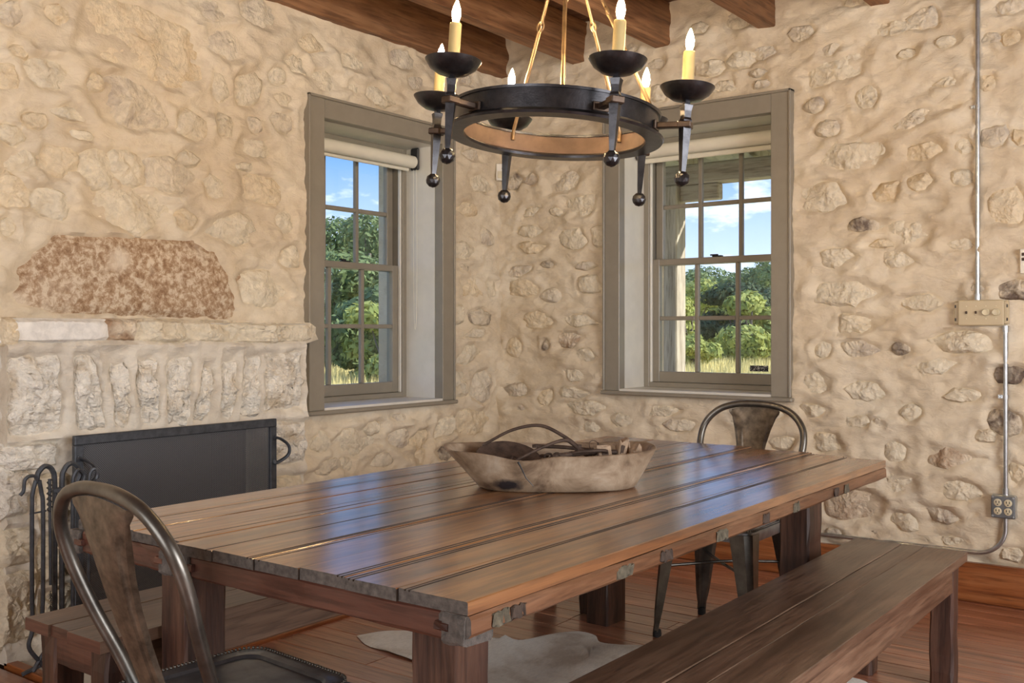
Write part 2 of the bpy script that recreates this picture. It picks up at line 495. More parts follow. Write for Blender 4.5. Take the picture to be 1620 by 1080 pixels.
L.new(ma.outputs[0], mx.inputs[0]); L.new(tr.outputs[0], mx.inputs[1]); L.new(gl.outputs[0], mx.inputs[2])
L.new(mx.outputs[0], N['Material Output'].inputs['Surface']); M['glass'] = m
# woven fire-screen mesh: dark wire with open holes (fine weave in the material)
m, nt, N, L, b = new_mat('fire_screen_mesh')
tcm = node(nt, 'ShaderNodeTexCoord'); mp = node(nt, 'ShaderNodeMapping'); mp.inputs['Rotation'].default_value = (math.radians(45), 0, 0)
L.new(tcm.outputs['Object'], mp.inputs['Vector'])
sp = node(nt, 'ShaderNodeSeparateXYZ'); L.new(mp.outputs[0], sp.inputs[0])
hole = None
for ax in ('Y', 'Z'):
    a = node(nt, 'ShaderNodeMath', operation='MULTIPLY'); a.inputs[1].default_value = 2 * math.pi / 0.0062
    s_ = node(nt, 'ShaderNodeMath', operation='SINE'); g = node(nt, 'ShaderNodeMath', operation='GREATER_THAN'); g.inputs[1].default_value = -0.25
    L.new(sp.outputs[ax], a.inputs[0]); L.new(a.outputs[0], s_.inputs[0]); L.new(s_.outputs[0], g.inputs[0])
    if hole is None: hole = g
    else:
        mm = node(nt, 'ShaderNodeMath', operation='MULTIPLY'); L.new(hole.outputs[0], mm.inputs[0]); L.new(g.outputs[0], mm.inputs[1]); hole = mm
b.inputs['Base Color'].default_value = (0.13, 0.135, 0.15, 1); b.inputs['Roughness'].default_value = 0.5; b.inputs['Metallic'].default_value = 0.4
tr = node(nt, 'ShaderNodeBsdfTransparent'); mx = node(nt, 'ShaderNodeMixShader')
L.new(hole.outputs[0], mx.inputs[0]); L.new(b.outputs[0], mx.inputs[1]); L.new(tr.outputs[0], mx.inputs[2])
L.new(mx.outputs[0], N['Material Output'].inputs['Surface']); M['mesh'] = m
# ================================================================== SETTING
XL, YR, ZC = -3.80, 4.94, 3.04        # left wall plane, right wall plane, ceiling
XB, YB = 2.5, -2.2                    # unseen walls behind the camera
TONE = {'p': 's_pale', 't': 's_tan', 'b': 's_brown', 'g': 's_grey', 'd': 's_dark', 'w': 's_white', 'l': 's_plaster', 'L': 's_lintel'}

class Stone:
    """a rough stone in a wall plane: centre (a,z), half sizes, rotation, outline wobble and a few chipped facets"""
    def __init__(self, a, z, ha, hz, rot, tone, seed, proud=0.006, rough=0.010, n=3.0, wob=0.05, facets=7, slope=0.30, poly=None, fall=0.027, dip=0.021):
        self.a, self.z, self.ha, self.hz, self.rot, self.tone = a, z, ha, hz, rot, tone
        self.fall, self.dip = fall, dip
        self.seed, self.proud, self.rough, self.n, self.wob, self.slope = seed, proud, rough, n, wob, slope
        r = random.Random(seed)
        self.ph = [(k, r.uniform(0, 6.28), r.uniform(0.3, 1.0) / k ** 0.5) for k in (5, 7, 9, 12, 15)]
        self.pl = [(r.uniform(-1, 1), r.uniform(-1, 1), r.uniform(0, 1)) for _ in range(facets)]
        if poly is None and n >= 5:      # a squared block
            cr, sr = math.cos(rot), math.sin(rot)
            poly = [(a + x * ha * cr * r.uniform(0.97, 1.03) - z_ * hz * sr, z + z_ * hz * cr * r.uniform(0.95, 1.05) + x * ha * sr) for x, z_ in ((-1, -1), (0, -1), (1, -1), (1, 0), (1, 1), (0, 1), (-1, 1), (-1, 0))]
        if poly is None:      # an angular outline
            m_ = r.choice((7, 8, 9, 10)); cr, sr = math.cos(rot), math.sin(rot); poly = []
            for k in range(m_):
                th = 2 * math.pi * (k + r.uniform(-0.36, 0.36)) / m_
                c, s = math.cos(th), math.sin(th)
                R0 = (abs(c / ha) ** n + abs(s / hz) ** n) ** (-1.0 / n) * r.uniform(0.88, 1.14)
                poly.append((a + R0 * (c * cr - s * sr), z + R0 * (c * sr + s * cr)))
        self.poly = None
        if poly is not None:
            q = np.array(poly) - np.array([a, z])
            th = np.arctan2(q[:, 1], q[:, 0]); o = np.argsort(th)
            self.poly = q[o]
    def R(self, th):
        if self.poly is not None:
            q = self.poly; c, s = np.cos(th), np.sin(th)
            out = np.full(np.shape(th), 1e9)
            for i in range(len(q)):
                p, e = q[i], q[(i + 1) % len(q)] - q[i]
                den = c * e[1] - s * e[0]
                den = np.where(np.abs(den) < 1e-9, 1e-9, den)
                t = (p[0] * e[1] - p[1] * e[0]) / den
                w = (p[0] * s - p[1] * c) / den
                ok = (t > 0) & (w >= -1e-6) & (w <= 1 + 1e-6)
                out = np.where(ok & (t < out), t, out)
            base = np.where(out > 1e8, max(self.ha, self.hz), out)
        else:
            t2 = th - self.rot
            c, s = np.abs(np.cos(t2)) / self.ha, np.abs(np.sin(t2)) / self.hz
            base = (c ** self.n + s ** self.n) ** (-1.0 / self.n)
        w = 0
        for k, p, amp in self.ph: w = w + amp * np.sin(k * th + p)
        return base * (1 + self.wob * 0.5 * w)
    def rho(self, A, Z):
        da, dz = A - self.a, Z - self.z
        return np.hypot(da, dz) / self.R(np.arctan2(dz, da))
    def height(self, A, Z, rho):
        m = min(self.ha, self.hz)
        h = None
        for (px, pz, off) in self.pl:
            pl = self.slope * (px * (A - self.a) + pz * (Z - self.z)) + off * 0.010
            h = pl if h is None else np.minimum(h, pl)
        h = np.clip(h + 0.004, -0.022, 0.016)
        h = h + 0.6 * self.rough * fbm(A * 0.45, Z * 2.0, 16, 3, self.seed % 83) + self.proud + self.rough * fbm(A, Z, 22, 3, self.seed % 97) + self.rough * 0.5 * fbm(A, Z, 60, 2, self.seed % 89)
        return h - self.fall * sstep(0.80, 1.18, rho)

def build_wall(name, P, a0, a1, z0, z1, res, holes, stones, mat, mort_amp=0.020, parent=None, extrude=None, edge_flat=True, seed=3, stream=None):
    """P(a,z,h) -> world. holes: list of (a0,a1,z0,z1). Mortar sheet with real relief; stones are separate child objects."""
    def axis_pts(lo, hi, cuts):
        xs = [lo, hi] + [c for c in cuts if lo < c < hi]
        xs = sorted(set(round(x, 5) for x in xs)); out = []
        for p, q in zip(xs[:-1], xs[1:]):
            k = max(1, int(round((q - p) / res)))
            out += [p + (q - p) * i / k for i in range(k)]
        return np.array(out + [xs[-1]])
    A1 = axis_pts(a0, a1, [h for o in holes for h in o[:2]])
    Z1 = axis_pts(z0, z1, [h for o in holes for h in o[2:]])
    A, Z = np.meshgrid(A1, Z1)
    hgt = mort_amp * fbm(A, Z * 1.5, 2.6, 2, seed) + mort_amp * 1.25 * fbm(A, Z * 1.8, 7.0, 3, seed + 5) + 0.012 * (0.5 - np.abs(fbm(A * 0.55, Z * 1.9, 4.2, 2, seed + 15))) + 0.0035 * fbm(A * 1.0, Z * 1.6, 26, 3, seed + 9)
    for s in stones:
        r = max(s.ha, s.hz) * 1.9 + 0.05
        ia = np.where(np.abs(A1 - s.a) < r)[0]; iz = np.where(np.abs(Z1 - s.z) < r)[0]
        if len(ia) == 0 or len(iz) == 0: continue
        sl = np.ix_(iz, ia)
        aa, zz = A[sl], Z[sl]
        rho = s.rho(aa, zz)
        dd = (rho - 1.0) * min(s.ha, s.hz)          # approx distance in metres
        lip = 0.012 * np.exp(-((dd - 0.014) / 0.016) ** 2) * (0.55 + 0.9 * fbm(aa, zz, 9, 2, s.seed % 53))
        cover = 0.020 * fbm(aa, zz, 9, 3, s.seed % 61)
        hgt[sl] = hgt[sl] + lip - s.dip * sstep(0.012, -0.024, dd + cover)
    # settle to the plane at openings and outer edges
    if edge_flat:
        d = np.full(A.shape, 1.0)
        for (h0, h1, g0, g1) in holes:
            dx = np.maximum(np.maximum(h0 - A, A - h1), 0); dz = np.maximum(np.maximum(g0 - Z, Z - g1), 0)
            d = np.minimum(d, np.hypot(dx, dz))
        hgt = hgt * sstep(0.0, 0.10, d + 0.03)
    nz, na = A.shape
    verts = [P(A[j, i], Z[j, i], hgt[j, i]) for j in range(nz) for i in range(na)]
    faces = []
    for j in range(nz - 1):
        zc = (Z1[j] + Z1[j + 1]) / 2
        for i in range(na - 1):
            ac = (A1[i] + A1[i + 1]) / 2
            if any(h0 < ac < h1 and g0 < zc < g1 for (h0, h1, g0, g1) in holes): continue
            faces.append((j * na + i, j * na + i + 1, (j + 1) * na + i + 1, (j + 1) * na + i))
    w = raw_obj(name, verts, faces, mat, parent, smooth=True)
    if extrude:
        bm = bmesh.new(); bm.from_mesh(w.data)
        bmesh.ops.delete(bm, geom=[v for v in bm.verts if not v.link_faces], context='VERTS')
        be = [e_ for e_ in bm.edges if e_.is_boundary]
        r = bmesh.ops.extrude_edge_only(bm, edges=be)
        for v in r['geom']:
            if isinstance(v, bmesh.types.BMVert): v.co = extrude(v.co)
        for f in bm.faces: f.smooth = True
        bm.to_mesh(w.data); bm.free()
        w.data.set_sharp_from_angle(angle=math.radians(60))
    for s in stones: make_stone(s, P, w if stream is None else stream)
    return w

def make_stone(s, P, parent):
    mean = (s.ha + s.hz) / 2
    n = int(min(64, max(18, 2 * math.pi * mean / 0.015)))
    K = int(min(14, max(4, mean / 0.012)))
    th = np.arange(n) * 2 * math.pi / n
    R = s.R(th)
    vs_, fs = [], []
    c = float(s.height(np.array([s.a]), np.array([s.z]), np.array([0.0]))[0])
    vs_.append(P(s.a, s.z, c))
    for k in range(1, K + 2):
        rho = 1.18 * k / (K + 1)
        a = s.a + R * rho * np.cos(th); z = s.z + R * rho * np.sin(th)
        if 1 < k < K + 1:
            a = a + 0.003 * vnoise(a * 90, z * 90, s.seed % 71); z = z + 0.003 * vnoise(a * 90 + 40, z * 90, s.seed % 73)
        h = s.height(a, z, np.full(n, rho))
        vs_ += [P(a[i], z[i], h[i]) for i in range(n)]
    for i in range(n): fs.append((0, 1 + i, 1 + (i + 1) % n))
    for k in range(K):
        o = 1 + k * n
        for i in range(n):
            j = (i + 1) % n
            fs.append((o + i, o + n + i, o + n + j, o + j))
    o = raw_obj('stone', vs_, fs, M[TONE[s.tone]], parent, smooth=True, angle=32)
    return o

# stones traced from the photograph: (u, v, width, height, tone[, tilt degrees])
LEFT_ST = [
 (18, 20, 50, 36, 'g', 15), (90, 25, 38, 42, 't'), (226, 66, 186, 104, 't', -8), (337, 16, 56, 34, 'g'), (412, 22, 56, 50, 'g'), (362, 72, 66, 46, 'g'),
 (76, 116, 82, 50, 'p'), (12, 120, 32, 44, 't'), (205, 161, 122, 76, 'g', -6), (348, 136, 22, 42, 'p', 12), (394, 138, 34, 56, 'p'), (438, 120, 24, 28, 'p'),
 (488, 67, 46, 28, 't'), (468, 102, 34, 30, 'p'), (305, 200, 40, 42, 'p'), (357, 198, 24, 34, 'p'), (400, 197, 20, 26, 'g'), (447, 193, 28, 30, 'g'), (450, 158, 26, 28, 'p'),
 (410, 235, 84, 26, 'p'), (390, 264, 36, 14, 'p'), (107, 178, 70, 20, 'p', -8), (58, 190, 36, 26, 't'), (18, 213, 44, 30, 'p'), (28, 252, 54, 42, 'p'),
 (91, 258, 56, 54, 't'), (150, 265, 58, 56, 'p'), (206, 268, 54, 50, 'p'), (266, 275, 82, 52, 'g', -6), (340, 296, 26, 40, 'p', 10), (410, 300, 88, 44, 't', -4),
 (204, 332, 122, 66, 'p', -6), (296, 347, 28, 30, 't'), (84, 322, 80, 46, 'p', -14), (20, 305, 50, 52, 't'), (10, 358, 26, 34, 'p'), (374, 362, 70, 48, 'p'),
 (418, 452, 72, 54, 'p'), (462, 406, 26, 32, 'p'), (452, 352, 22, 40, 'p'), (30, 80, 30, 22, 't'), (150, 130, 26, 30, 't'), (130, 215, 40, 18, 'p'), (300, 250, 30, 22, 'p'),
 (556, 97, 42, 30, 'p'), (638, 93, 38, 28, 'g'), (512, 128, 64, 32, 'p'), (602, 155, 54, 26, 'p', -8), (659, 132, 30, 22, 'g'), (560, 140, 20, 26, 'p'), (720, 105, 30, 20, 'p'), (737, 125, 24, 20, 'g'), (742, 165, 36, 24, 'p'),
 (508, 700, 28, 36, 'p'), (560, 697, 66, 42, 'p'), (588, 676, 26, 20, 'p'), (633, 694, 36, 30, 'g'), (665, 694, 26, 30, 't'), (703, 676, 30, 30, 'p'), (748, 668, 48, 40, 't'),
 (521, 739, 48, 24, 'g'), (548, 735, 16, 24, 'p'), (605, 727, 38, 20, 'g'), (664, 722, 22, 24, 't'), (704, 717, 26, 24, 'd'), (634, 660, 38, 12, 'g'),
 (746, 245, 30, 16, 'g'), (760, 290, 30, 24, 'p'), (738, 330, 36, 18, 't'), (772, 376, 20, 26, 'g'), (738, 398, 46, 26, 'p'), (732, 423, 26, 14, 'd'), (745, 455, 44, 28, 't'), (777, 456, 16, 28, 'p'),
 (724, 496, 22, 24, 'p'), (763, 502, 42, 22, 'd'), (758, 527, 46, 14, 'g'), (742, 560, 46, 26, 'p'), (727, 605, 24, 40, 'p'), (765, 612, 28, 48, 'g'),
]
RIGHT_ST = [
 (1351, 3, 34, 14, 'p'), (1268, 52, 38, 22, 'g'), (1314, 80, 34, 20, 'g', 6), (1327, 110, 98, 40, 'p', 6), (1408, 45, 108, 20, 'p'), (1460, 28, 46, 34, 'g'), (1496, 66, 34, 18, 'p'),
 (1436, 85, 28, 16, 'p'), (1566, 60, 30, 18, 'g'), (1503, 127, 46, 18, 'p'), (1371, 155, 30, 40, 'p'), (1287, 166, 28, 20, 'g'), (1447, 190, 134, 26, 'g', 14), (1308, 203, 34, 22, 'g'),
 (1351, 247, 108, 40, 'p'), (1464, 238, 76, 24, 't', 8), (1525, 230, 26, 26, 'p'), (1570, 218, 40, 32, 'g'), (1303, 311, 72, 44, 'p'), (1402, 304, 38, 26, 't'), (1455, 290, 42, 28, 't'),
 (1523, 282, 34, 24, 'p'), (1366, 356, 46, 20, 'd'), (1436, 366, 108, 42, 'p', 4), (1520, 388, 44, 22, 'p'), (1592, 326, 50, 60, 't'), (1614, 218, 20, 34, 't'), (1592, 12, 60, 22, 'g'), (1600, 60, 30, 26, 't'), (1560, 130, 30, 24, 't'),
 (1320, 408, 70, 26, 'p'), (1415, 410, 62, 26, 'p'), (1395, 385, 48, 12, 't'), (1337, 462, 94, 38, 'p'), (1455, 478, 58, 24, 'p'), (1350, 512, 110, 28, 'p', -4), (1302, 552, 24, 28, 'p'),
 (1358, 552, 64, 26, 'g'), (1423, 550, 24, 18, 'd'), (1525, 540, 100, 30, 'p'), (1477, 580, 64, 24, 'p', 5), (1598, 592, 48, 28, 'd', 8), (1292, 606, 44, 32, 'p'), (1367, 618, 56, 28, 'p'),
 (1520, 625, 60, 20, 'p'), (1353, 667, 50, 16, 'p'), (1391, 668, 16, 15, 'd'), (1285, 650, 52, 20, 'p'), (1305, 700, 70, 26, 'p'), (1497, 722, 106, 32, 'b', -4), (1424, 763, 48, 34, 'p'),
 (1520, 775, 82, 30, 'p'), (1350, 797, 82, 46, 'b'), (1428, 822, 36, 28, 'p'), (1492, 815, 60, 22, 'g', -8), (1508, 856, 66, 14, 'p'), (1385, 843, 26, 12, 'd'), (1588, 668, 50, 40, 'd'),
 (1606, 458, 56, 30, 'd'), (1602, 876, 34, 24, 'p'), (1608, 748, 24, 40, 't'), (1550, 455, 26, 14, 'd'), (1416, 714, 30, 30, 'p'), (1440, 655, 26, 22, 'p'), (1318, 842, 30, 12, 'g'), (1560, 690, 30, 18, 'p'),
 (809, 288, 30, 24, 'd'), (897, 287, 72, 28, 'g', 10), (841, 283, 22, 22, 'g'), (920, 325, 46, 32, 'p'), (840, 335, 40, 14, 'p'), (835, 366, 34, 16, 'p'), (838, 393, 60, 16, 't'), (903, 376, 40, 32, 'p'),
 (946, 372, 22, 38, 'p'), (865, 418, 18, 10, 'd'), (922, 420, 32, 12, 'g'), (820, 430, 40, 16, 'g'), (826, 454, 44, 28, 't'), (870, 467, 24, 18, 'g'), (932, 450, 32, 28, 'p'),
 (900, 538, 40, 24, 'b'), (913, 507, 58, 18, 'p'), (864, 546, 10, 18, 'd'), (812, 547, 20, 26, 't'), (927, 561, 44, 18, 'p'), (820, 617, 42, 18, 'g'), (912, 594, 58, 18, 'p'), (900, 621, 50, 16, 'p'),
 (862, 630, 22, 24, 't'), (925, 645, 58, 20, 'p'), (937, 674, 44, 18, 'p'), (824, 645, 36, 12, 'g'), (848, 505, 44, 24, 't'), (880, 335, 24, 14, 'p'),
 (1168, 30, 36, 34, 'g'), (1106, 44, 30, 18, 'p'), (1038, 102, 28, 18, 'g'), (1122, 108, 46, 22, 'p'), (1172, 94, 42, 26, 'p'), (1206, 84, 36, 22, 'g'), (1196, 115, 32, 10, 'g'), (1140, 137, 44, 18, 'p'),
 (1206, 133, 30, 12, 'g'), (1036, 148, 34, 24, 'p'), (1000, 75, 20, 16, 'g'), (1085, 78, 26, 14, 't'), (1043, 650, 60, 18, 'p'), (985, 668, 48, 22, 'p'), (1075, 672, 44, 18, 'g'), (1215, 655, 40, 14, 'p'), (1240, 700, 36, 20, 'p'), (1170, 665, 30, 14, 'p'),
]
def trace(rows, plane, seed0, **kw):
    out = []
    for i, r in enumerate(rows):
        u, v, w, h, t = r[:5]
        rot = math.radians(r[5]) if len(r) > 5 else random.Random(i).uniform(-0.06, 0.06)
        if plane[0] == 'x':
            f = lambda uu, vv: at_x(uu, vv, plane[1]); k = 1
        else:
            f = lambda uu, vv: at_y(uu, vv, plane[1]); k = 0
        c = f(u, v); l = f(u - w / 2, v); q = f(u + w / 2, v); tp = f(u, v - h / 2); bt = f(u, v + h / 2)
        out.append(Stone((l[k] + q[k]) / 2, c.z, abs(q[k] - l[k]) * 0.64, abs(tp.z - bt.z) * 0.58, rot, t, seed0 + i * 13, **kw))
    return out
def scatter(rnd, a0, a1, z0, z1, step_a, step_z, seed0):
    """coursed random stones for the stretches of wall outside the frame"""
    out = []; z = z0 + step_z / 2; k = 0
    while z < z1:
        a = a0 + rnd.uniform(0, step_a)
        while a < a1:
            w = rnd.uniform(0.06, 0.16); h = rnd.uniform(0.035, 0.07)
            out.append(Stone(a, z + rnd.uniform(-0.04, 0.04), w, h, rnd.uniform(-0.1, 0.1), rnd.choice('ppttg'), seed0 + k * 7)); k += 1
            a += 2 * w + rnd.uniform(0.1, 0.3)
        z += step_z
    return out

# window openings (clear of the casing): along-wall range and heights
W1 = dict(a0=3.46, a1=4.364, z0=0.845, z1=2.300)       # left wall, along y
W2 = dict(a0=-2.923, a1=-2.024, z0=0.905, z1=2.352)    # right wall, along x

stl = trace(LEFT_ST, ('x', XL), 1000)
bigp = [at_x(u, v, XL) for u, v in ((8, 480), (10, 428), (38, 398), (92, 374), (160, 373), (235, 378), (300, 385), (338, 400), (360, 440), (367, 470), (366, 500), (200, 497), (80, 494))]
stl.append(Stone(at_x(195, 440, XL).y, at_x(195, 440, XL).z, 0.40, 0.16, 0, 'L', 4242, proud=0.010, rough=0.004, wob=0.012, facets=1, slope=0.0, fall=0.03, dip=0.032, poly=[(p.y, p.z) for p in bigp]))
stl += scatter(random.Random(5), 0.2, 1.55, 0.1, 2.8, 0.3, 0.24, 5000)
H1 = (W1['a0'] - 0.05, W1['a1'] + 0.05, W1['z0'] - 0.02, W1['z1'] + 0.05)
H2 = (W2['a0'] - 0.05, W2['a1'] + 0.05, W2['z0'] - 0.02, W2['z1'] + 0.05)
FB = (2.10, 3.06, -0.02, 0.82)                          # firebox opening
wall_l = build_wall('wall_left', lambda a, z, h: (XL + h, a, z), 0.0, YR + 0.03, 0.0, ZC, 0.0125, [H1, (FB[0] - 0.05, FB[1] + 0.05, 0.0, FB[3] + 0.05)], stl, M['mortar'], seed=3, extrude=lambda c: Vector((XL - 0.05, c.y, c.z)))
tag(wall_l, 'cream limestone rubble wall behind the fireplace, smeared with lime mortar', 'wall', kind='structure')
strt = trace(RIGHT_ST, ('y', YR), 9000)
strt += scatter(random.Random(8), -0.75, 1.5, 0.3, 2.9, 0.3, 0.24, 7000)
wall_r = build_wall('wall_right', lambda a, z, h: (a, YR - h, z), XL - 0.02, 1.6, 0.0, ZC, 0.0125, [H2], strt, M['mortar'], seed=41, extrude=lambda c: Vector((c.x, YR + 0.05, c.z)))
tag(wall_r, 'cream limestone rubble wall with conduit running down it', 'wall', kind='structure')

# outer leaves of the thick walls and the unseen walls
def slab_with_hole(name, axis, p0, p1, a0, a1, z0, z1, hole, mat):
    bm = bmesh.new()
    h0, h1, g0, g1 = hole
    for (x0, x1, y0, y1) in ((a0, h0, z0, z1), (h1, a1, z0, z1), (h0, h1, z0, g0), (h0, h1, g1, z1)):
        if axis == 'x': add_box(bm, p0, p1, x0, x1, y0, y1)
        else: add_box(bm, x0, x1, p0, p1, y0, y1)
    o = mesh_obj(name, bm, mat); return o
o = slab_with_hole('wall_left_outer', 'x', XL - 0.46, XL - 0.37, YB, YR + 0.5, -0.5, ZC + 0.3, (W1['a0'] + 0.02, W1['a1'] - 0.02, W1['z0'] + 0.02, W1['z1'] - 0.02), M['mortar'])
tag(o, 'outer limestone face of the wall holding the fireplace', 'wall', kind='structure')
o = slab_with_hole('wall_right_outer', 'y', YR + 0.37, YR + 0.46, XL - 0.4, XB, -0.5, ZC + 0.3, (W2['a0'] + 0.02, W2['a1'] - 0.02, W2['z0'] + 0.02, W2['z1'] - 0.02), M['mortar'])
tag(o, 'outer limestone face of the wall facing the porch', 'wall', kind='structure')
o = box('wall_left_near', XL - 0.1, XL, YB, 0.0, 0, ZC, M['mortar'], bev=0); tag(o, 'plain mortar stretch of wall left of the camera', 'wall', kind='structure')
o = box('wall_right_near', 1.6, XB, YR, YR + 0.1, 0, ZC, M['mortar'], bev=0); tag(o, 'plain mortar stretch of wall right of the camera', 'wall', kind='structure')
o = box('wall_back', XL - 0.1, XB + 0.1, YB - 0.1, YB, 0, ZC, M['mortar'], bev=0); tag(o, 'mortared wall behind the camera', 'wall', kind='structure')
o = box('wall_side', XB, XB + 0.1, YB, YR + 0.1, 0, ZC, M['mortar'], bev=0); tag(o, 'mortared wall to the right of the camera', 'wall', kind='structure')
for nm, bx_ in (('added_frame_back', (-2.85, -0.35, YB, YB + 0.05, 0.78, 2.46)), ('added_frame_side', (XB - 0.05, XB, 0.65, 3.15, 0.78, 2.46))):  # frames added to go with the fill lamps; the walls stay solid
    bm = bmesh.new(); x0, x1, y0, y1, z0, z1 = bx_
    if nm == 'added_frame_back':
        for q in ((x0, x1, y0, y1, z0, z0 + .08), (x0, x1, y0, y1, z1 - .08, z1), (x0, x0 + .08, y0, y1, z0, z1), (x1 - .08, x1, y0, y1, z0, z1), ((x0 + x1) / 2 - .02, (x0 + x1) / 2 + .02, y0, y1, z0, z1)): add_box(bm, *q)
    else:
        for q in ((x0, x1, y0, y1, z0, z0 + .08), (x0, x1, y0, y1, z1 - .08, z1), (x0, x1, y0, y0 + .08, z0, z1), (x0, x1, y1 - .08, y1, z0, z1), (x0, x1, (y0 + y1) / 2 - .02, (y0 + y1) / 2 + .02, z0, z1)): add_box(bm, *q)
    o = mesh_obj(nm, bm, M['paint']); tag(o, 'wide taupe window frame added round the fill lamp on the wall ' + ('behind the camera' if nm == 'added_frame_back' else 'right of the camera'), 'window', kind='structure')

# ------------------------------------------------------------------ ceiling, beams
ceil_ = empty('ceiling'); tag(ceil_, 'dark wooden board ceiling above the beams', 'ceiling', kind='structure')
yy = YB; k = 0
while yy < YR + 0.45:
    w = 0.14
    box('ceiling_board', XL - 0.4, XB + 0.1, yy, yy + w - 0.003, ZC, ZC + 0.03, M['deck'], ceil_, bev=0.002); yy += w; k += 1
box('roof_deck', XL - 0.6, XB + 0.4, YB - 0.4, YR + 0.5, ZC + 0.05, ZC + 0.15, M['deck'], ceil_, bev=0)
WORDS = ['lying against the fireplace wall', 'second from the fireplace wall', 'third from the fireplace wall, over the right window', 'fourth from the fireplace wall, right of the right window', 'fifth from the fireplace wall, its tip just in view', 'sixth from the fireplace wall', 'seventh from the fireplace wall', 'eighth from the fireplace wall', 'ninth from the fireplace wall', 'tenth from the fireplace wall', 'eleventh from the fireplace wall']
for i in range(11):
    xr = [-3.745, -3.17, -2.616, -2.016, -1.44][i] if i < 5 else -1.44 + 0.575 * (i - 4)
    if xr > XB - 0.05: break
    x0_ = xr - 0.09
    o = timber('ceiling_beam', max(x0_, XL - 0.04), xr, YB, YR + 0.02, 2.80, ZC - 0.001, M['beam'], None, 'y', 0.003, 0.006, 24, seed=i)
    tag(o, 'rough brown timber ceiling beam ' + WORDS[i], 'beam', 'ceiling beams')

# ------------------------------------------------------------------ floor boards
floor = empty('floor'); tag(floor, 'glossy red-brown pine plank floor', 'floor', kind='structure')
box('floor_base', XL - 0.3, XB + 0.1, YB - 0.1, YR + 0.05, -0.06, -0.022, M['deck'], floor, bev=0)
rnd = random.Random(21)
y = YB; BW = 0.118
while y < YR - 0.01:
    y1_ = min(y + BW - 0.003, YR)
    x = XL - 0.02 - rnd.uniform(0, 1.5)
    while x < XB:
        x1_ = x + rnd.uniform(2.2, 3.6)
        xa, xb = max(x, XL - 0.02), min(x1_ - 0.002, XB)
        if y1_ > 1.87 - 0.0 and y < 3.30 and xa < -3.2: xa = -3.2 + 0.045
        if xb - xa > 0.05:
            box('floor_board', xa, xb, y, y1_, -0.022, rnd.uniform(-0.0008, 0.0), M['floor'], floor, bev=0.0022)
        x = x1_
    y += BW
# hearth: flush pale slab with a wooden border
h_ = empty('hearth', (-3.45, 2.5, 0)); tag(h_, 'pale stone hearth slab set in the floor before the fireplace', 'hearth', kind='structure')
box('hearth_slab', -3.71 + 3.45, -3.2 + 3.45, 1.87 - 2.5, 3.30 - 2.5, -0.05, 0.002, M['hearth'], h_, 0.002)
box('border_strip', -3.71 + 3.45, -3.155 + 3.45, 1.83 - 2.5, 1.872 - 2.5, -0.02, 0.012, M['base'], h_, 0.003)
box('border_strip', -3.2 + 3.45, -3.155 + 3.45, 1.872 - 2.5, 3.34 - 2.5, -0.02, 0.012, M['base_y'], h_, 0.003)
# baseboards
o = box('baseboard_right', -3.78, 1.6, YR - 0.045, YR - 0.01, 0.0, 0.178, M['base'], None, 0.005); tag(o, 'red-brown wooden baseboard under the right window wall', 'baseboard', kind='structure')
o = box('baseboard_left', XL + 0.01, XL + 0.045, 3.34, YR - 0.05, 0.0, 0.178, M['base_y'], None, 0.005); tag(o, 'red-brown wooden baseboard under the left window', 'baseboard', kind='structure')

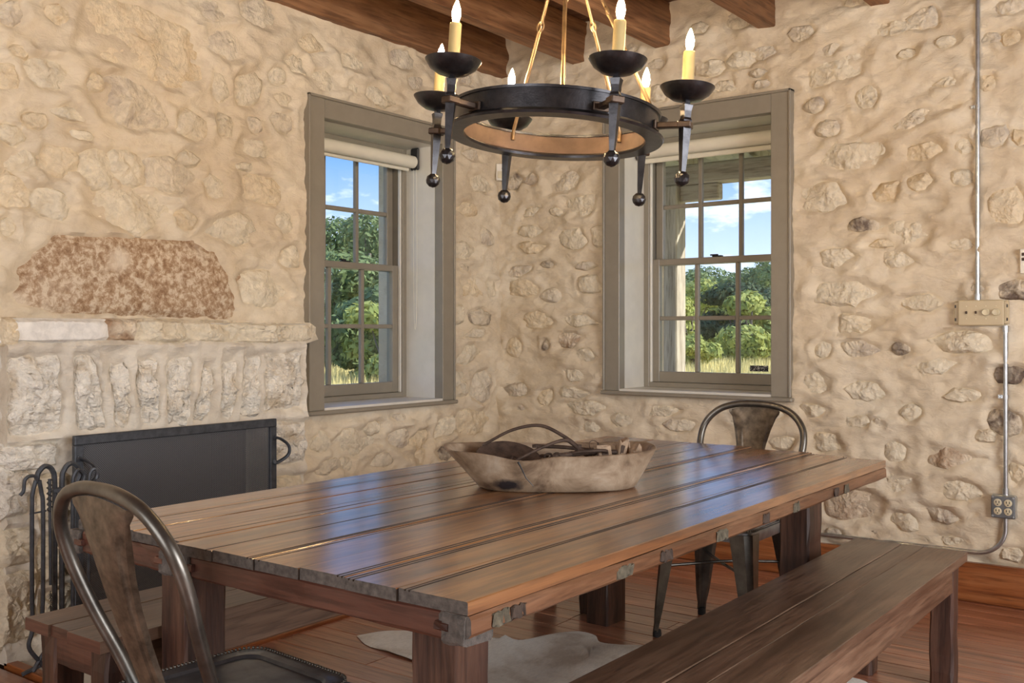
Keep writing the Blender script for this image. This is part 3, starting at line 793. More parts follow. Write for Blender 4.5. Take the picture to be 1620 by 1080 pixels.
# ------------------------------------------------------------------ windows
def make_window(name, label, W, T, dzl):
    """T(a, d, z) -> world, d = depth into the wall (positive = outwards)."""
    a0, a1, z0, z1 = W['a0'], W['a1'], W['z0'], W['z1']
    root = empty(name, (0, 0, 0)); tag(root, label, 'window', kind='structure')
    def B(nm, p0, p1, d0, d1, q0, q1, mat, par=root, bev=0.003):
        bm = bmesh.new(); add_box(bm, p0, p1, d0, d1, q0, q1, bev)
        for v in bm.verts: v.co = Vector(T(*v.co))
        return mesh_obj(nm, bm, mat, par)
    cw = 0.096
    # casing: flat boards with a thin outer bead
    B('casing', a0 - cw, a0, -0.032, 0.03, z0 - 0.012, z1 + cw, M['paint'])
    B('casing', a1, a1 + cw, -0.032, 0.03, z0 - 0.012, z1 + cw, M['paint'])
    B('casing', a0 + 0.0005, a1 - 0.0005, -0.031, 0.03, z1, z1 + cw - 0.001, M['paint'])
    for p0, p1 in ((a0 - cw - 0.012, a0 - cw + 0.001), (a1 + cw - 0.001, a1 + cw + 0.012)):
        B('casing_bead', p0, p1, -0.040, 0.02, z0 - 0.012, z1 + cw + 0.012, M['paint'])
    B('casing_bead', a0 - cw - 0.012, a1 + cw + 0.012, -0.040, 0.02, z1 + cw - 0.001, z1 + cw + 0.012, M['paint'])
    B('sill', a0 - cw - 0.022, a1 + cw + 0.022, -0.052, 0.03, z0 - 0.034, z0 - 0.012, M['paint'], bev=0.006)
    # deep painted reveal
    D = 0.27
    B('reveal_panel', a0 - 0.03, a0, 0.0305, 0.44, z0 - 0.03, z1 + 0.03, M['reveal'], bev=0)
    B('reveal_panel', a1, a1 + 0.03, 0.0305, 0.44, z0 - 0.03, z1 + 0.03, M['reveal'], bev=0)
    B('reveal_panel', a0 + 0.0002, a1 - 0.0002, 0.0305, 0.44, z1, z1 + 0.03, M['reveal'], bev=0)
    B('reveal_sill', a0 + 0.0002, a1 - 0.0002, -0.03, 0.44, z0 - 0.03, z0, M['reveal'], bev=0)
    # jamb frame behind which the sashes slide
    j = 0.035
    B('jamb', a0, a0 + j, D - 0.02, D + 0.11, z0, z1, M['paint']); B('jamb', a1 - j, a1, D - 0.02, D + 0.11, z0, z1, M['paint'])
    B('jamb', a0 + j, a1 - j, D - 0.02, D + 0.11, z1 - j, z1, M['paint']); B('jamb', a0 + j, a1 - j, D - 0.02, D + 0.11, z0, z0 + 0.028, M['paint'])
    for aa in (a0 + j, a1 - j - 0.012):
        B('parting_bead', aa, aa + 0.012, D - 0.012, D + 0.008, z0 + 0.028, z1 - j, M['reveal'])
    zm = 1.633 + dzl
    fa0, fa1 = a0 + j + 0.012, a1 - j - 0.012
    def sash(nm, p0, p1, d0, q0, q1, stile, top, bot):
        bm = bmesh.new(); th = 0.036
        for q in ((p0, p0 + stile, q0, q1), (p1 - stile, p1, q0, q1), (p0 + stile, p1 - stile, q1 - top, q1), (p0 + stile, p1 - stile, q0, q0 + bot)):
            add_box(bm, q[0], q[1], d0, d0 + th, q[2], q[3], 0.003)
        for v in bm.verts: v.co = Vector(T(*v.co))
        s = mesh_obj(nm, bm, M['paint'], root)
        gx0, gx1, gz0, gz1 = p0 + stile, p1 - stile, q0 + bot, q1 - top
        mw = 0.024
        pw = (gx1 - gx0 - 2 * mw) / 3; ph = (gz1 - gz0 - mw) / 2
        for i in range(2):
            B('muntin', gx0 + pw * (i + 1) + mw * i, gx0 + (pw + mw) * (i + 1), d0 + 0.004, d0 + th - 0.004, gz0, gz1, M['paint'], s, 0.004)
        for i in range(3):
            B('muntin', gx0 + (pw + mw) * i, gx0 + (pw + mw) * i + pw, d0 + 0.004, d0 + th - 0.004, gz0 + ph, gz0 + ph + mw, M['paint'], s, 0.004)
            for k_ in range(2):
                xa = gx0 + (pw + mw) * i; za = gz0 + (ph + mw) * k_
                B('pane', xa, xa + pw, d0 + 0.016, d0 + 0.0195, za, za + ph, M['glass'], s, 0)
        return s, (gx0, gx1, gz0, gz1, pw, ph, mw)
    lo, gl_ = sash('lower_sash', fa0 - 0.005, fa1 + 0.005, D + 0.008, z0 + 0.029, zm + 0.018, 0.046, 0.036, 0.062)
    up, gu = sash('upper_sash', fa0 - 0.005, fa1 + 0.005, D + 0.052, zm - 0.018, z1 - j - 0.001, 0.046, 0.05, 0.036)
    am = (a0 + a1) / 2
    B('sash_lock', am - 0.03, am + 0.03, D + 0.012, D + 0.04, zm + 0.018, zm + 0.026, M['black'], lo, 0.003)
    B('lock_lever', am - 0.045, am + 0.005, D + 0.018, D + 0.03, zm + 0.026, zm + 0.034, M['black'], lo, 0.003)
    return root, D, B, gl_, lo
T1 = lambda a, d, z: (XL - d, a, z)
T2 = lambda a, d, z: (a, YR + d, z)
win1, D1, B1, g1_, lo1 = make_window('window_1', 'taupe double-hung sash window beside the fireplace, deep painted reveal', W1, T1, -0.035)
win2, D2, B2, g2_, lo2 = make_window('window_2', 'taupe double-hung sash window beside the conduit, porch post outside', W2, T2, 0.0)
# maker's sticker on the right window's lower right pane
m, nt, N, L, b = new_mat('black_sticker_print')
v = coords(nt, (1, 1, 1.6), rnd=False)
L.new(ramp(nt, noise_tex(nt, v, 170, 2, 0.5), [(0.55, (0.012, 0.012, 0.014)), (0.62, (0.75, 0.75, 0.72))]).outputs['Color'], b.inputs['Base Color'])
p0 = at_y(1184, 578, YR + D2); p1 = at_y(1213, 588, YR + D2)
B2('window_sticker', p0.x, p1.x, D2 + 0.0225, D2 + 0.0238, p1.z, p0.z, m, lo2, 0)
# roller blinds rolled up at the head of each reveal
def make_blind(label, W, T, zbot, d):
    a0, a1, z1 = W['a0'] + 0.012, W['a1'] - 0.012, W['z1']
    root = empty('roller_blind', T((a0 + a1) / 2, d, zbot)); tag(root, label, 'blind', 'roller blinds')
    off = Vector(root.location)
    zc = z1 - 0.085
    def fin(bm, nm, mat, sm=False):
        for v in bm.verts: v.co = Vector(T(*v.co)) - off
        return mesh_obj(nm, bm, mat, root, smooth=sm, angle=40)
    bm = bmesh.new(); add_tube(bm, [(a0 + 0.02, d, zc), (a1 - 0.02, d, zc)], 0.036, 20); fin(bm, 'fabric_roll', M['blind'], True)
    bm = bmesh.new(); add_box(bm, a0 + 0.025, a1 - 0.025, d + 0.034, d + 0.036, zbot + 0.01, zc); fin(bm, 'hanging_fabric', M['blind'])
    bm = bmesh.new(); add_box(bm, a0 + 0.022, a1 - 0.022, d + 0.027, d + 0.043, zbot, zbot + 0.028, 0.004); fin(bm, 'bottom_rail', M['blind'])
    for aa in (a0 - 0.008, a1 - 0.010):
        bm = bmesh.new(); add_box(bm, aa, aa + 0.018, d - 0.03, d + 0.035, zc - 0.045, z1 - 0.001, 0.008); fin(bm, 'bracket', M['black'])
    # cord loop
    bm = bmesh.new(); add_tube(bm, spline([(a1 - 0.004, d - 0.012, zc), (a1 - 0.004, d - 0.016, 1.6), (a1 - 0.005, d - 0.01, 1.28), (a1 - 0.005, d + 0.004, 1.28), (a1 - 0.004, d + 0.01, 1.6), (a1 - 0.004, d + 0.012, zc)], 5), 0.0016, 5); fin(bm, 'pull_cord', M['blind'], True)
make_blind('cream roller blind rolled up in the window beside the fireplace', W1, T1, 2.165, 0.17)
make_blind('cream roller blind rolled up in the window beside the conduit', W2, T2, 2.205, 0.17)

# ------------------------------------------------------------------ fireplace
FPX0, FPY0, FPY1, FPZ = -3.70, 1.83, 3.275, 1.266
fp = empty('fireplace', (FPX0, 2.55, 0)); tag(fp, 'pale hewn limestone fireplace with flat arch of upright stones', 'fireplace')
fo = Vector(fp.location)
def PF(a, z, h): return (FPX0 + h - fo.x, a - fo.y, z)
def fst(u, v, w, h, t, seed, **kw):
    s = trace([(u, v, w, h, t, kw.pop('tilt', 0))], ('x', FPX0), seed)[0]
    return Stone(s.a, s.z, s.ha, s.hz, s.rot, t, seed, **kw)
fstones = []
K1 = dict(proud=0.016, rough=0.022, n=5.0, wob=0.05, facets=6, slope=0.26, fall=0.045, dip=0.032)
for i, (u, v, w, h, t) in enumerate(((14, 525, 20, 34, 't'), (188, 523, 44, 28, 'b'), (250, 523, 74, 28, 'p'), (327, 525, 76, 28, 'p'), (426, 527, 112, 25, 'p'))):
    fstones.append(fst(u, v, w, h, t, 300 + i * 11, proud=0.022, rough=0.014, n=6, wob=0.012, fall=0.03, dip=0.03))
fstones.append(fst(92, 523, 128, 28, 'l', 399, proud=0.022, rough=0.002, n=7, wob=0.01, facets=1, slope=0.0, fall=0.03, dip=0.03))
def vpoly(pts, t, seed):
    q = [at_x(u, v, FPX0) for u, v in pts]
    a = sum(p.y for p in q) / len(q); z = sum(p.z for p in q) / len(q)
    ha = (max(p.y for p in q) - min(p.y for p in q)) / 2; hz = (max(p.z for p in q) - min(p.z for p in q)) / 2
    k_ = dict(K1); k_['wob'] = 0.05
    return Stone(a, z, ha, hz, 0, t, seed, poly=[(p.y, p.z) for p in q], **k_)
VOUS = [((10, 560), (98, 556), (96, 600), (104, 680), (60, 696), (10, 694)), ((115, 554), (147, 556), (160, 620), (174, 684), (126, 690), (118, 620)), ((168, 562), (200, 564), (205, 620), (208, 678), (184, 682), (176, 620)),
        ((216, 563), (246, 565), (250, 620), (253, 676), (223, 680), (219, 620)), ((264, 560), (306, 561), (304, 610), (297, 674), (265, 676), (263, 620)), ((324, 566), (342, 570), (330, 620), (324, 670), (306, 672), (314, 620)),
        ((352, 567), (376, 564), (374, 620), (371, 668), (350, 670), (350, 620)), ((386, 558), (418, 555), (412, 600), (408, 662), (379, 667), (382, 620)), ((421, 556), (481, 553), (482, 600), (481, 650), (420, 653), (419, 600))]
for i, p in enumerate(VOUS): fstones.append(vpoly(p, 'w', 500 + i * 17))
for i, (u, v, w, h, t) in enumerate(((50, 722, 70, 36, 'w'), (26, 778, 36, 66, 'w'), (27, 864, 38, 54, 'p'), (30, 965, 44, 104, 'p'), (460, 699, 42, 60, 'w'), (460, 782, 40, 52, 'p'), (460, 850, 40, 60, 'p'), (85, 790, 46, 70, 'p'), (85, 880, 46, 66, 'p'), (90, 965, 40, 60, 'p'), (462, 930, 40, 60, 'p'))):
    fstones.append(fst(u, v, w, h, t, 700 + i * 19, **K1))
fb_ = build_wall('mortar_body', PF, FPY0, FPY1, 0.0, FPZ, 0.013, [FB], fstones, M['mortar_fp'], 0.010, fp, seed=77, stream=fp,
                 extrude=lambda c: Vector((-0.13 if not (FB[0] - 0.01 < c.y + fo.y < FB[1] + 0.01 and c.z < FB[3] + 0.01) else -0.18, c.y, c.z)))
bm = bmesh.new()   # firebox lining
x0, x1 = -0.46, -0.1
y0, y1, z1 = FB[0] - fo.y - 0.01, FB[1] - fo.y + 0.01, FB[3] + 0.04
add_box(bm, x0 - 0.03, x0, y0, y1, 0, z1); add_box(bm, x0, x1, y0 - 0.03, y0, 0, z1); add_box(bm, x0, x1, y1, y1 + 0.03, 0, z1); add_box(bm, x0, x1, y0, y1, z1, z1 + 0.03); add_box(bm, x0, x1 + 0.1, y0, y1, -0.02, 0.004)
mesh_obj('firebox_lining', bm, M['soot'], fp)
def log(loc, ang, ln, r, label):
    pts = [Vector((math.cos(ang), math.sin(ang), 0)) * (t - 0.5) * ln + Vector((0, 0, 0.004 * math.sin(t * 9))) for t in [i / 6 for i in range(7)]]
    bm = bmesh.new(); add_tube(bm, pts, [r * (1 + 0.08 * math.sin(i * 2.1)) for i in range(7)], 10)
    o = mesh_obj('log', bm, M['ash'], None, smooth=True, angle=50); o.location = loc; tag(o, label, 'log', 'logs in the firebox')
log((-3.90, 2.58, 0.064), math.pi / 2, 0.62, 0.055, 'charred split log lying at the front of the firebox')
log((-4.03, 2.60, 0.064), math.pi / 2 - 0.06, 0.60, 0.055, 'charred log lying at the back of the firebox')
log((-3.97, 2.52, 0.170), math.pi / 2 + 0.25, 0.56, 0.045, 'charred log resting on top of the two others in the firebox')
# ================================================================== TABLE
TX0, TX1, TY0, TY1, TZ = -2.365, -1.10, 1.338, 3.76, 0.76
table = empty('dining_table', ((TX0 + TX1) / 2, (TY0 + TY1) / 2, 0)); tag(table, 'long rustic dining table of varnished grooved boards on square posts', 'table')
to = Vector(table.location)
def grooved_plank(x0, x1, y0, y1, z0, z1, grooves, seed):
    bv = 0.0018
    prof = [(x0, z0), (x1, z0), (x1, z1 - bv), (x1 - bv, z1)]
    for g in sorted(grooves, reverse=True):
        gx = x0 + (x1 - x0) * g
        prof += [(gx + 0.0030, z1), (gx + 0.0012, z1 - 0.0035), (gx - 0.0012, z1 - 0.0035), (gx - 0.0030, z1)]
    prof += [(x0 + bv, z1), (x0, z1 - bv)]
    prof = [(a - to.x, c) for a, c in prof]
    rnd = random.Random(seed)
    n_ = len(prof); dark = ({1} if x1 < TX1 - 0.02 else set()) | ({n_ - 1} if x0 > TX0 + 0.02 else set())      # side faces and groove faces take the dark material
    for q in range(len(grooves)): dark |= {4 + 4 * q + d for d in range(3)}
    o = _sweep_prof('plank', prof, y0 - to.y, y1 - to.y, 14, 'y', 0.0004, rnd, M['top'], M['endgrain'], table)
    o.data.materials.append(M['groove'])
    for f in o.data.polygons:
        if f.material_index == 0 and (f.index % n_) in dark and f.index < 14 * n_: f.material_index = 2
    return o
# plank joints, left to right as seen from the near end
PJ = [-2.365, -2.245, -2.125, -2.01, -1.935, -1.80, -1.665, -1.53, -1.40, -1.265, -1.10]
for i in range(10):
    x0, x1 = PJ[i], PJ[i + 1]
    y1 = [3.86, 3.86, 3.855, 3.85, 3.85, 3.845, 3.80, 3.80, 3.77, 3.73][i]
    y0 = [1.352, 1.352, 1.350, 1.345, 1.330, 1.332, 1.335, 1.338, 1.336, 1.340][i]
    gr = [(), (0.12, ), (), (0.5,), (0.86,), (0.86, 0.94), (0.10,), (0.84, 0.93), (0.08, 0.17), (0.10, 0.16)][i]
    grooved_plank(x0 + 0.0009, x1 - 0.0009, y0, y1, 0.735 + random.Random(i).uniform(0, .001), TZ - random.Random(i + 50).uniform(0, 0.0018), gr, 400 + i)
for x in PJ[1:-1]:
    box('joint_strip', x - 0.0030 - to.x, x + 0.0030 - to.x, 1.356 - to.y, 3.72 - to.y, 0.7362, 0.7555, M['groove'], table, 0)  # dark strip in each plank gap, keeps the joint lines dark
def T_(nm, x0, x1, y0, y1, z0, z1, mat, axis, jit=0.0015, bev=0.005, cuts=10, end=M['endgrain'], par=table):
    return timber(nm, x0 - to.x, x1 - to.x, y0 - to.y, y1 - to.y, z0, z1, mat, par, axis, jit, bev, cuts, end)
RZ0, RZ1 = 0.697, 0.7345
RE0 = 0.683
XM = -1.945           # where the two halves of the frame meet
ln = T_('end_rail', TX0 + 0.035, XM - 0.055, TY0 + 0.004, TY0 + 0.075, RE0, RZ1, M['rail_x'], 'x')
T_('end_rail', XM + 0.058, TX1 - 0.058, TY0 + 0.004, TY0 + 0.075, RE0, RZ1, M['rail_x'], 'x')
for xc, w in ((TX0 + 0.008, 0.046), (XM - 0.029, 0.050), (XM + 0.029, 0.050), (TX1 - 0.03, 0.052)):
    cb = T_('corner_block', xc - w / 2, xc + w / 2, TY0 - 0.004, TY0 + 0.078, RE0 - 0.004, RZ1, M['endgrain'], 'x', 0.002, 0.006, 3)
    dr = 1 if xc in (TX0 + 0.008, XM + 0.029) else -1
    T_('dovetail_tongue', xc + dr * w / 2 - 0.016, xc + dr * w / 2 + 0.016, TY0 - 0.006, TY0 + 0.03, RE0 + 0.018, RE0 + 0.034, M['rail_x'], 'x', 0.001, 0.003, 2, None)
T_('side_rail', TX1 - 0.066, TX1 + 0.006, TY0 + 0.002, 3.715, RZ0, RZ1, M['rail_y'], 'y', 0.0014, 0.006, 22)
T_('side_rail', TX0 - 0.004, TX0 + 0.066, TY0 + 0.08, 3.80, RZ0, RZ1, M['rail_y'], 'y', 0.0014, 0.006, 22)
T_('centre_rail', XM - 0.055, XM + 0.055, TY0 + 0.08, 3.74, RZ0 + 0.002, RZ1 - 0.0005, M['rail_y'], 'y', 0.0014, 0.006, 14)
T_('end_rail', TX0 + 0.07, XM - 0.06, 3.69, 3.76, RZ0, RZ1, M['rail_x'], 'x'); T_('end_rail', XM + 0.06, TX1 - 0.07, 3.64, 3.71, RZ0, RZ1, M['rail_x'], 'x')
# old hinge mortises and paint scabs on the visible long rail
M['patch'] = plain('grey_green_paint_scab', (0.105, 0.09, 0.062), 0.85, 0, 0.5, 60, 0.5)
M['plate'] = plain('dull_old_hardware', (0.055, 0.036, 0.026), 0.7, 0.1, 0.4, 40, 0.4)
for yv, ln_, mt in ((1.40, 0.05, 'patch'), (1.455, 0.045, 'plate'), (1.83, 0.06, 'patch'), (2.02, 0.05, 'plate'), (2.31, 0.055, 'patch'), (2.60, 0.04, 'plate'), (2.82, 0.045, 'patch'), (3.16, 0.04, 'plate'), (3.26, 0.045, 'patch')):
    T_('worn_patch', TX1 + 0.0055, TX1 + 0.0085, yv, yv + ln_, RZ0 + 0.006, RZ0 + 0.030, M[mt], 'y', 0.0035, 0.001, 6, None)
for (x0, x1, y0, y1) in ((-1.425, -1.30, 1.548, 1.655), (-1.405, -1.295, 3.485, 3.615), (-2.29, -2.185, 1.535, 1.66), (-2.29, -2.185, 3.575, 3.725)):
    T_('leg', x0, x1, y0, y1, 0.0, RZ0, M['leg_z'], 'z', 0.0022, 0.006, 9, M['leg_z'])

# ================================================================== BENCHES
def make_bench(label, x0, x1, y0, y1, joints):
    root = empty('bench', ((x0 + x1) / 2, (y0 + y1) / 2, 0)); tag(root, label, 'bench', 'plank benches')
    o = Vector(root.location)
    def T(nm, a0, a1, b0, b1, c0, c1, mat, ax, cuts=8, end=None, jit=0.0015, bev=0.004):
        return timber(nm, a0 - o.x, a1 - o.x, b0 - o.y, b1 - o.y, c0, c1, mat, root, ax, jit, bev, cuts, end, seed=int(abs(x0) * 100))
    js = [x0] + joints + [x1]
    for i in range(3):
        T('plank', js[i] + 0.0011, js[i + 1] - 0.0011, y0 + 0.006 * (i % 2), y1 - 0.008 * ((i + 1) % 2), 0.428, 0.46 - 0.0012 * (i % 2), M['bench_y'], 'y', 16, M['bench_x'], 0.0008, 0.002)
    ax0, ax1, ay0, ay1 = x0 + 0.022, x1 - 0.022, y0 + 0.03, y1 - 0.045
    T('side_apron', ax0, ax0 + 0.03, ay0 + 0.085, ay1 - 0.085, 0.335, 0.427, M['bench_y'], 'y', 10)
    T('side_apron', ax1 - 0.03, ax1, ay0 + 0.085, ay1 - 0.085, 0.335, 0.427, M['bench_y'], 'y', 10)
    T('end_apron', ax0 + 0.078, ax1 - 0.078, ay0 + 0.004, ay0 + 0.034, 0.345, 0.427, M['bench_x'], 'x', 5)
    T('end_apron', ax0 + 0.078, ax1 - 0.078, ay1 - 0.034, ay1 - 0.004, 0.345, 0.427, M['bench_x'], 'x', 5)
    for lx in (ax0, ax1 - 0.076):
        for ly in (ay0, ay1 - 0.083):
            T('leg', lx, lx + 0.076, ly, ly + 0.083, 0.0, 0.4275, M['leg_z'], 'z', 7, None, 0.003, 0.007)
    return root
make_bench('brown plank bench on the near right side of the table', -1.219, -0.826, 1.38, 3.755, [-1.05, -0.973])
make_bench('brown plank bench between the table and the fireplace', -2.665, -2.30, 1.372, 3.81, [-2.545, -2.455])

# ================================================================== METAL CAFE CHAIRS
def make_chair(label):
    root = empty('metal_chair'); tag(root, label, 'chair', 'metal cafe chairs')
    # seat pan: pressed steel with rolled rim, local front is +Y
    S = 0.185
    def rr(half, r, n=6):
        pts = []
        for cx, cy, a0 in ((half - r, half - r, 0), (-half + r, half - r, 90), (-half + r, -half + r, 180), (half - r, -half + r, 270)):
            for k in range(n + 1):
                a = math.radians(a0 + 90 * k / n); pts.append((cx + r * math.cos(a), cy + r * math.sin(a)))
        return pts
    levels = [(S + 0.004, 0.055, 0.415), (S + 0.007, 0.055, 0.44), (S + 0.006, 0.055, 0.455), (S - 0.002, 0.053, 0.461), (S - 0.030, 0.045, 0.459), (S - 0.036, 0.043, 0.453), (S - 0.065, 0.035, 0.452), (S - 0.069, 0.033, 0.4555), (S - 0.15, 0.015, 0.454)]
    bm = bmesh.new(); prev = None
    for (hf, r, z) in levels:
        ring = [bm.verts.new((x, y, z)) for x, y in rr(hf, r)]
        if prev:
            for k in range(len(ring)):
                bm.faces.new((prev[k], prev[(k + 1) % len(ring)], ring[(k + 1) % len(ring)], ring[k]))
        prev = ring
    bm.faces.new(prev)
    seat = mesh_obj('seat', bm, M['seatm'], root, smooth=True, angle=35)
    # cord-like beading around the rim
    ring = rr(S + 0.003, 0.055, 8)
    pts = []
    for k in range(len(ring)):
        a, b_ = Vector((*ring[k], 0.462)), Vector((*ring[(k + 1) % len(ring)], 0.462))
        m_ = max(1, int((b_ - a).length / 0.0095))
        for q in range(m_): pts.append((a.lerp(b_, q / m_), (b_ - a).normalized()))
    bm = bmesh.new()
    for p, t in pts:
        r = 0.0042
        MM = Matrix.Translation(p)
        bmesh.ops.create_icosphere(bm, subdivisions=1, radius=r, matrix=MM)
    o = mesh_obj('seat_beading', bm, M['gun'], seat, smooth=True); o['kind'] = 'stuff'
    # legs: tapered folded sheet, splayed
    for sx in (-1, 1):
        for sy in (-1, 1):
            bm = bmesh.new(); prev = None
            for t in (0, 0.12, 0.3, 0.55, 0.8, 0.93, 1.0):
                z = 0.448 - t * (0.448 - 0.022)
                cx, cy = sx * (0.150 + 0.052 * t), sy * (0.150 + 0.052 * t)
                w = 0.044 * (1 - t) + 0.0155 * t if t < 0.92 else 0.014
                c = 0.42 * w
                prof = [(w, -w), (w, c), (c, w), (-w, w), (-w * 0.75, w * 0.45), (w * 0.25, w * 0.2), (w * 0.45, -w * 0.75)]
                rg = [bm.verts.new((cx + sx * x, cy + sy * y, z)) for x, y in prof]
                if prev:
                    for k in range(len(rg)): bm.faces.new((prev[k], prev[(k + 1) % len(rg)], rg[(k + 1) % len(rg)], rg[k]))
                else: bm.faces.new(rg)
                prev = rg
            bm.faces.new(prev)
            lg = mesh_obj('leg', bm, M['gun'], root, smooth=True, angle=30)
            lathe('rubber_foot', [(0, 0), (0.017, 0), (0.018, 0.012), (0.016, 0.028), (0, 0.03)], M['rubber'], lg, 10, Matrix.Translation((sx * 0.2005, sy * 0.2005, 0)))
    for s in (-1, 1):
        tube('cross_brace', [(-0.163, -0.163 * s, 0.285), (-0.02, -0.02 * s, 0.287 + 0.007 * s), (0.02, 0.02 * s, 0.287 + 0.007 * s), (0.163, 0.163 * s, 0.285)], 0.0062, M['gun'], root, 8)
    # hooped back tube
    hp = [(-0.172, -0.125, 0.435), (-0.186, -0.165, 0.53), (-0.212, -0.212, 0.64), (-0.232, -0.25, 0.745), (-0.220, -0.276, 0.825), (-0.165, -0.293, 0.885), (-0.085, -0.300, 0.912), (0, -0.301, 0.918)]
    hp = hp + [(-x, y, z) for x, y, z in reversed(hp[:-1])]
    tube('back_hoop', spline(hp, 5), 0.0146, M['gun'], root, 12)
    # curved splat with raised border
    bm = bmesh.new(); rows = []
    prof = [(0.460, -0.176, 0.044), (0.52, -0.196, 0.044), (0.60, -0.225, 0.048), (0.68, -0.252, 0.056), (0.75, -0.272, 0.068), (0.81, -0.287, 0.083), (0.86, -0.297, 0.100), (0.895, -0.302, 0.114), (0.906, -0.303, 0.116)]
    offs = [(-1.0, 0.010), (-0.93, 0.0), (-0.72, 0.0), (-0.66, -0.0045), (-0.3, -0.004), (0.0, -0.004), (0.3, -0.004), (0.66, -0.0045), (0.72, 0.0), (0.93, 0.0), (1.0, 0.010)]
    for i, (z, y, w) in enumerate(prof):
        row = []
        for (fx, dy) in offs:
            arch = -0.018 * fx * fx if i >= 7 else 0
            d2 = dy if i < 6 else max(dy, 0) if i > 6 else dy * 0.5
            row.append(bm.verts.new((fx * w, y + d2 - 0.010 * (1 - fx * fx), z + arch)))
        rows.append(row)
    for a, b_ in zip(rows[:-1], rows[1:]):
        for k in range(len(offs) - 1): bm.faces.new((a[k], a[k + 1], b_[k + 1], b_[k]))
    r = bmesh.ops.solidify(bm, geom=bm.faces[:], thickness=0.0022)
    mesh_obj('back_splat', bm, M['gun_rust'], root, smooth=True, angle=40)
    return root
ch = make_chair('gunmetal hoop-backed metal chair in front, at the near end of the table')
ch.location = (-1.80, 1.385, 0); ch.rotation_euler = (0, 0, math.radians(-4))
c2 = copy_tree(ch); c2.location = (-1.757, 3.785, 0); c2.rotation_euler = (0, 0, math.radians(180))
tag(c2, 'gunmetal hoop-backed metal chair at the far end of the table, below the right window')

# ================================================================== COWHIDE
def make_hide():
    outl = [(-2.93, 2.86), (-2.88, 2.98), (-2.76, 3.06), (-2.62, 3.09), (-2.52, 3.14), (-2.42, 3.20), (-2.36, 3.22), (-2.31, 3.36), (-2.24, 3.45), (-2.16, 3.44), (-2.10, 3.38), (-2.02, 3.40), (-1.92, 3.455), (-1.82, 3.44), (-1.74, 3.33), (-1.62, 3.30), (-1.50, 3.38), (-1.30, 3.50),
            (-1.17, 3.57), (-1.09, 3.52), (-1.12, 3.38), (-1.22, 3.20), (-1.22, 2.90), (-1.20, 2.55), (-1.14, 2.25), (-1.02, 2.08), (-1.05, 1.95), (-1.22, 1.93), (-1.45, 2.02), (-1.70, 2.00), (-1.98, 1.98), (-2.22, 1.86), (-2.36, 1.90), (-2.36, 2.06), (-2.28, 2.26), (-2.27, 2.45), (-2.32, 2.60), (-2.40, 2.66), (-2.42, 2.74), (-2.56, 2.80), (-2.78, 2.79)]
    P = [p.to_2d() for p in spline([(x, y, 0) for x, y in outl + [outl[0]]], 4)][:-1]
    c = Vector((-1.78, 2.68))
    rings = 16; verts = []; faces = []; n = len(P)
    rnd = random.Random(3)
    verts.append((c.x, c.y, 0.008))
    for k in range(1, rings + 1):
        t = k / rings
        for p in P:
            q = c + (p - c) * t
            z = 0.007 + 0.010 * max(0.0, float(fbm(np.array(q.x), np.array(q.y), 3.5, 2, 5))) + 0.004 * abs(mnoise.noise(Vector((q.x * 9, q.y * 9, 0))))
            # one standing wrinkle towards the far side
            d = abs((q.x + 1.98) * 0.45 - (q.y - 3.26) * 0.9)
            z += 0.030 * math.exp(-(d / 0.022) ** 2) * math.exp(-((q.x + 1.95) / 0.14) ** 2 - ((q.y - 3.30) / 0.16) ** 2)
            d = abs((q.x + 2.40) * 0.8 + (q.y - 3.16) * 0.3)
            z += 0.020 * math.exp(-(d / 0.02) ** 2) * math.exp(-((q.x + 2.40) / 0.1) ** 2 - ((q.y - 3.16) / 0.1) ** 2)
            if k == rings: z = 0.002
            verts.append((q.x, q.y, z))
    for i in range(n): faces.append((0, 1 + (i + 1) % n, 1 + i)[::-1])
    for k in range(rings - 1):
        o = 1 + k * n
        for i in range(n):
            j = (i + 1) % n; faces.append((o + i, o + n + i, o + n + j, o + j))
    m, nt, N, L, b = new_mat('cowhide')
    v = coords(nt, (1, 1, 1), rnd=False)
    n1 = noise_tex(nt, v, 2.6, 5, 0.6, 0.3); n2 = noise_tex(nt, coords(nt, (1, 0.25, 1), rnd=False), 160, 3, 0.6)
    cc = ramp(nt, n1, [(0.36, (0.50, 0.40, 0.30)), (0.44, (0.70, 0.63, 0.54)), (0.55, (0.84, 0.80, 0.73))]).outputs['Color']
    cc = mixc(nt, 0.5, cc, ramp(nt, n2, [(0.35, (0.7, 0.7, 0.7)), (0.6, (1, 1, 1))]).outputs['Color'], 'MULTIPLY')
    L.new(cc, b.inputs['Base Color']); b.inputs['Roughness'].default_value = 0.75; b.inputs['Sheen Weight'].default_value = 0.3
    bump(nt, n2, 0.4, 0.006, b)
    o = raw_obj('cowhide_rug', verts, faces, m, None, smooth=True)
    tag(o, 'cream and tan cowhide rug spread on the floor under the table', 'rug')
make_hide()

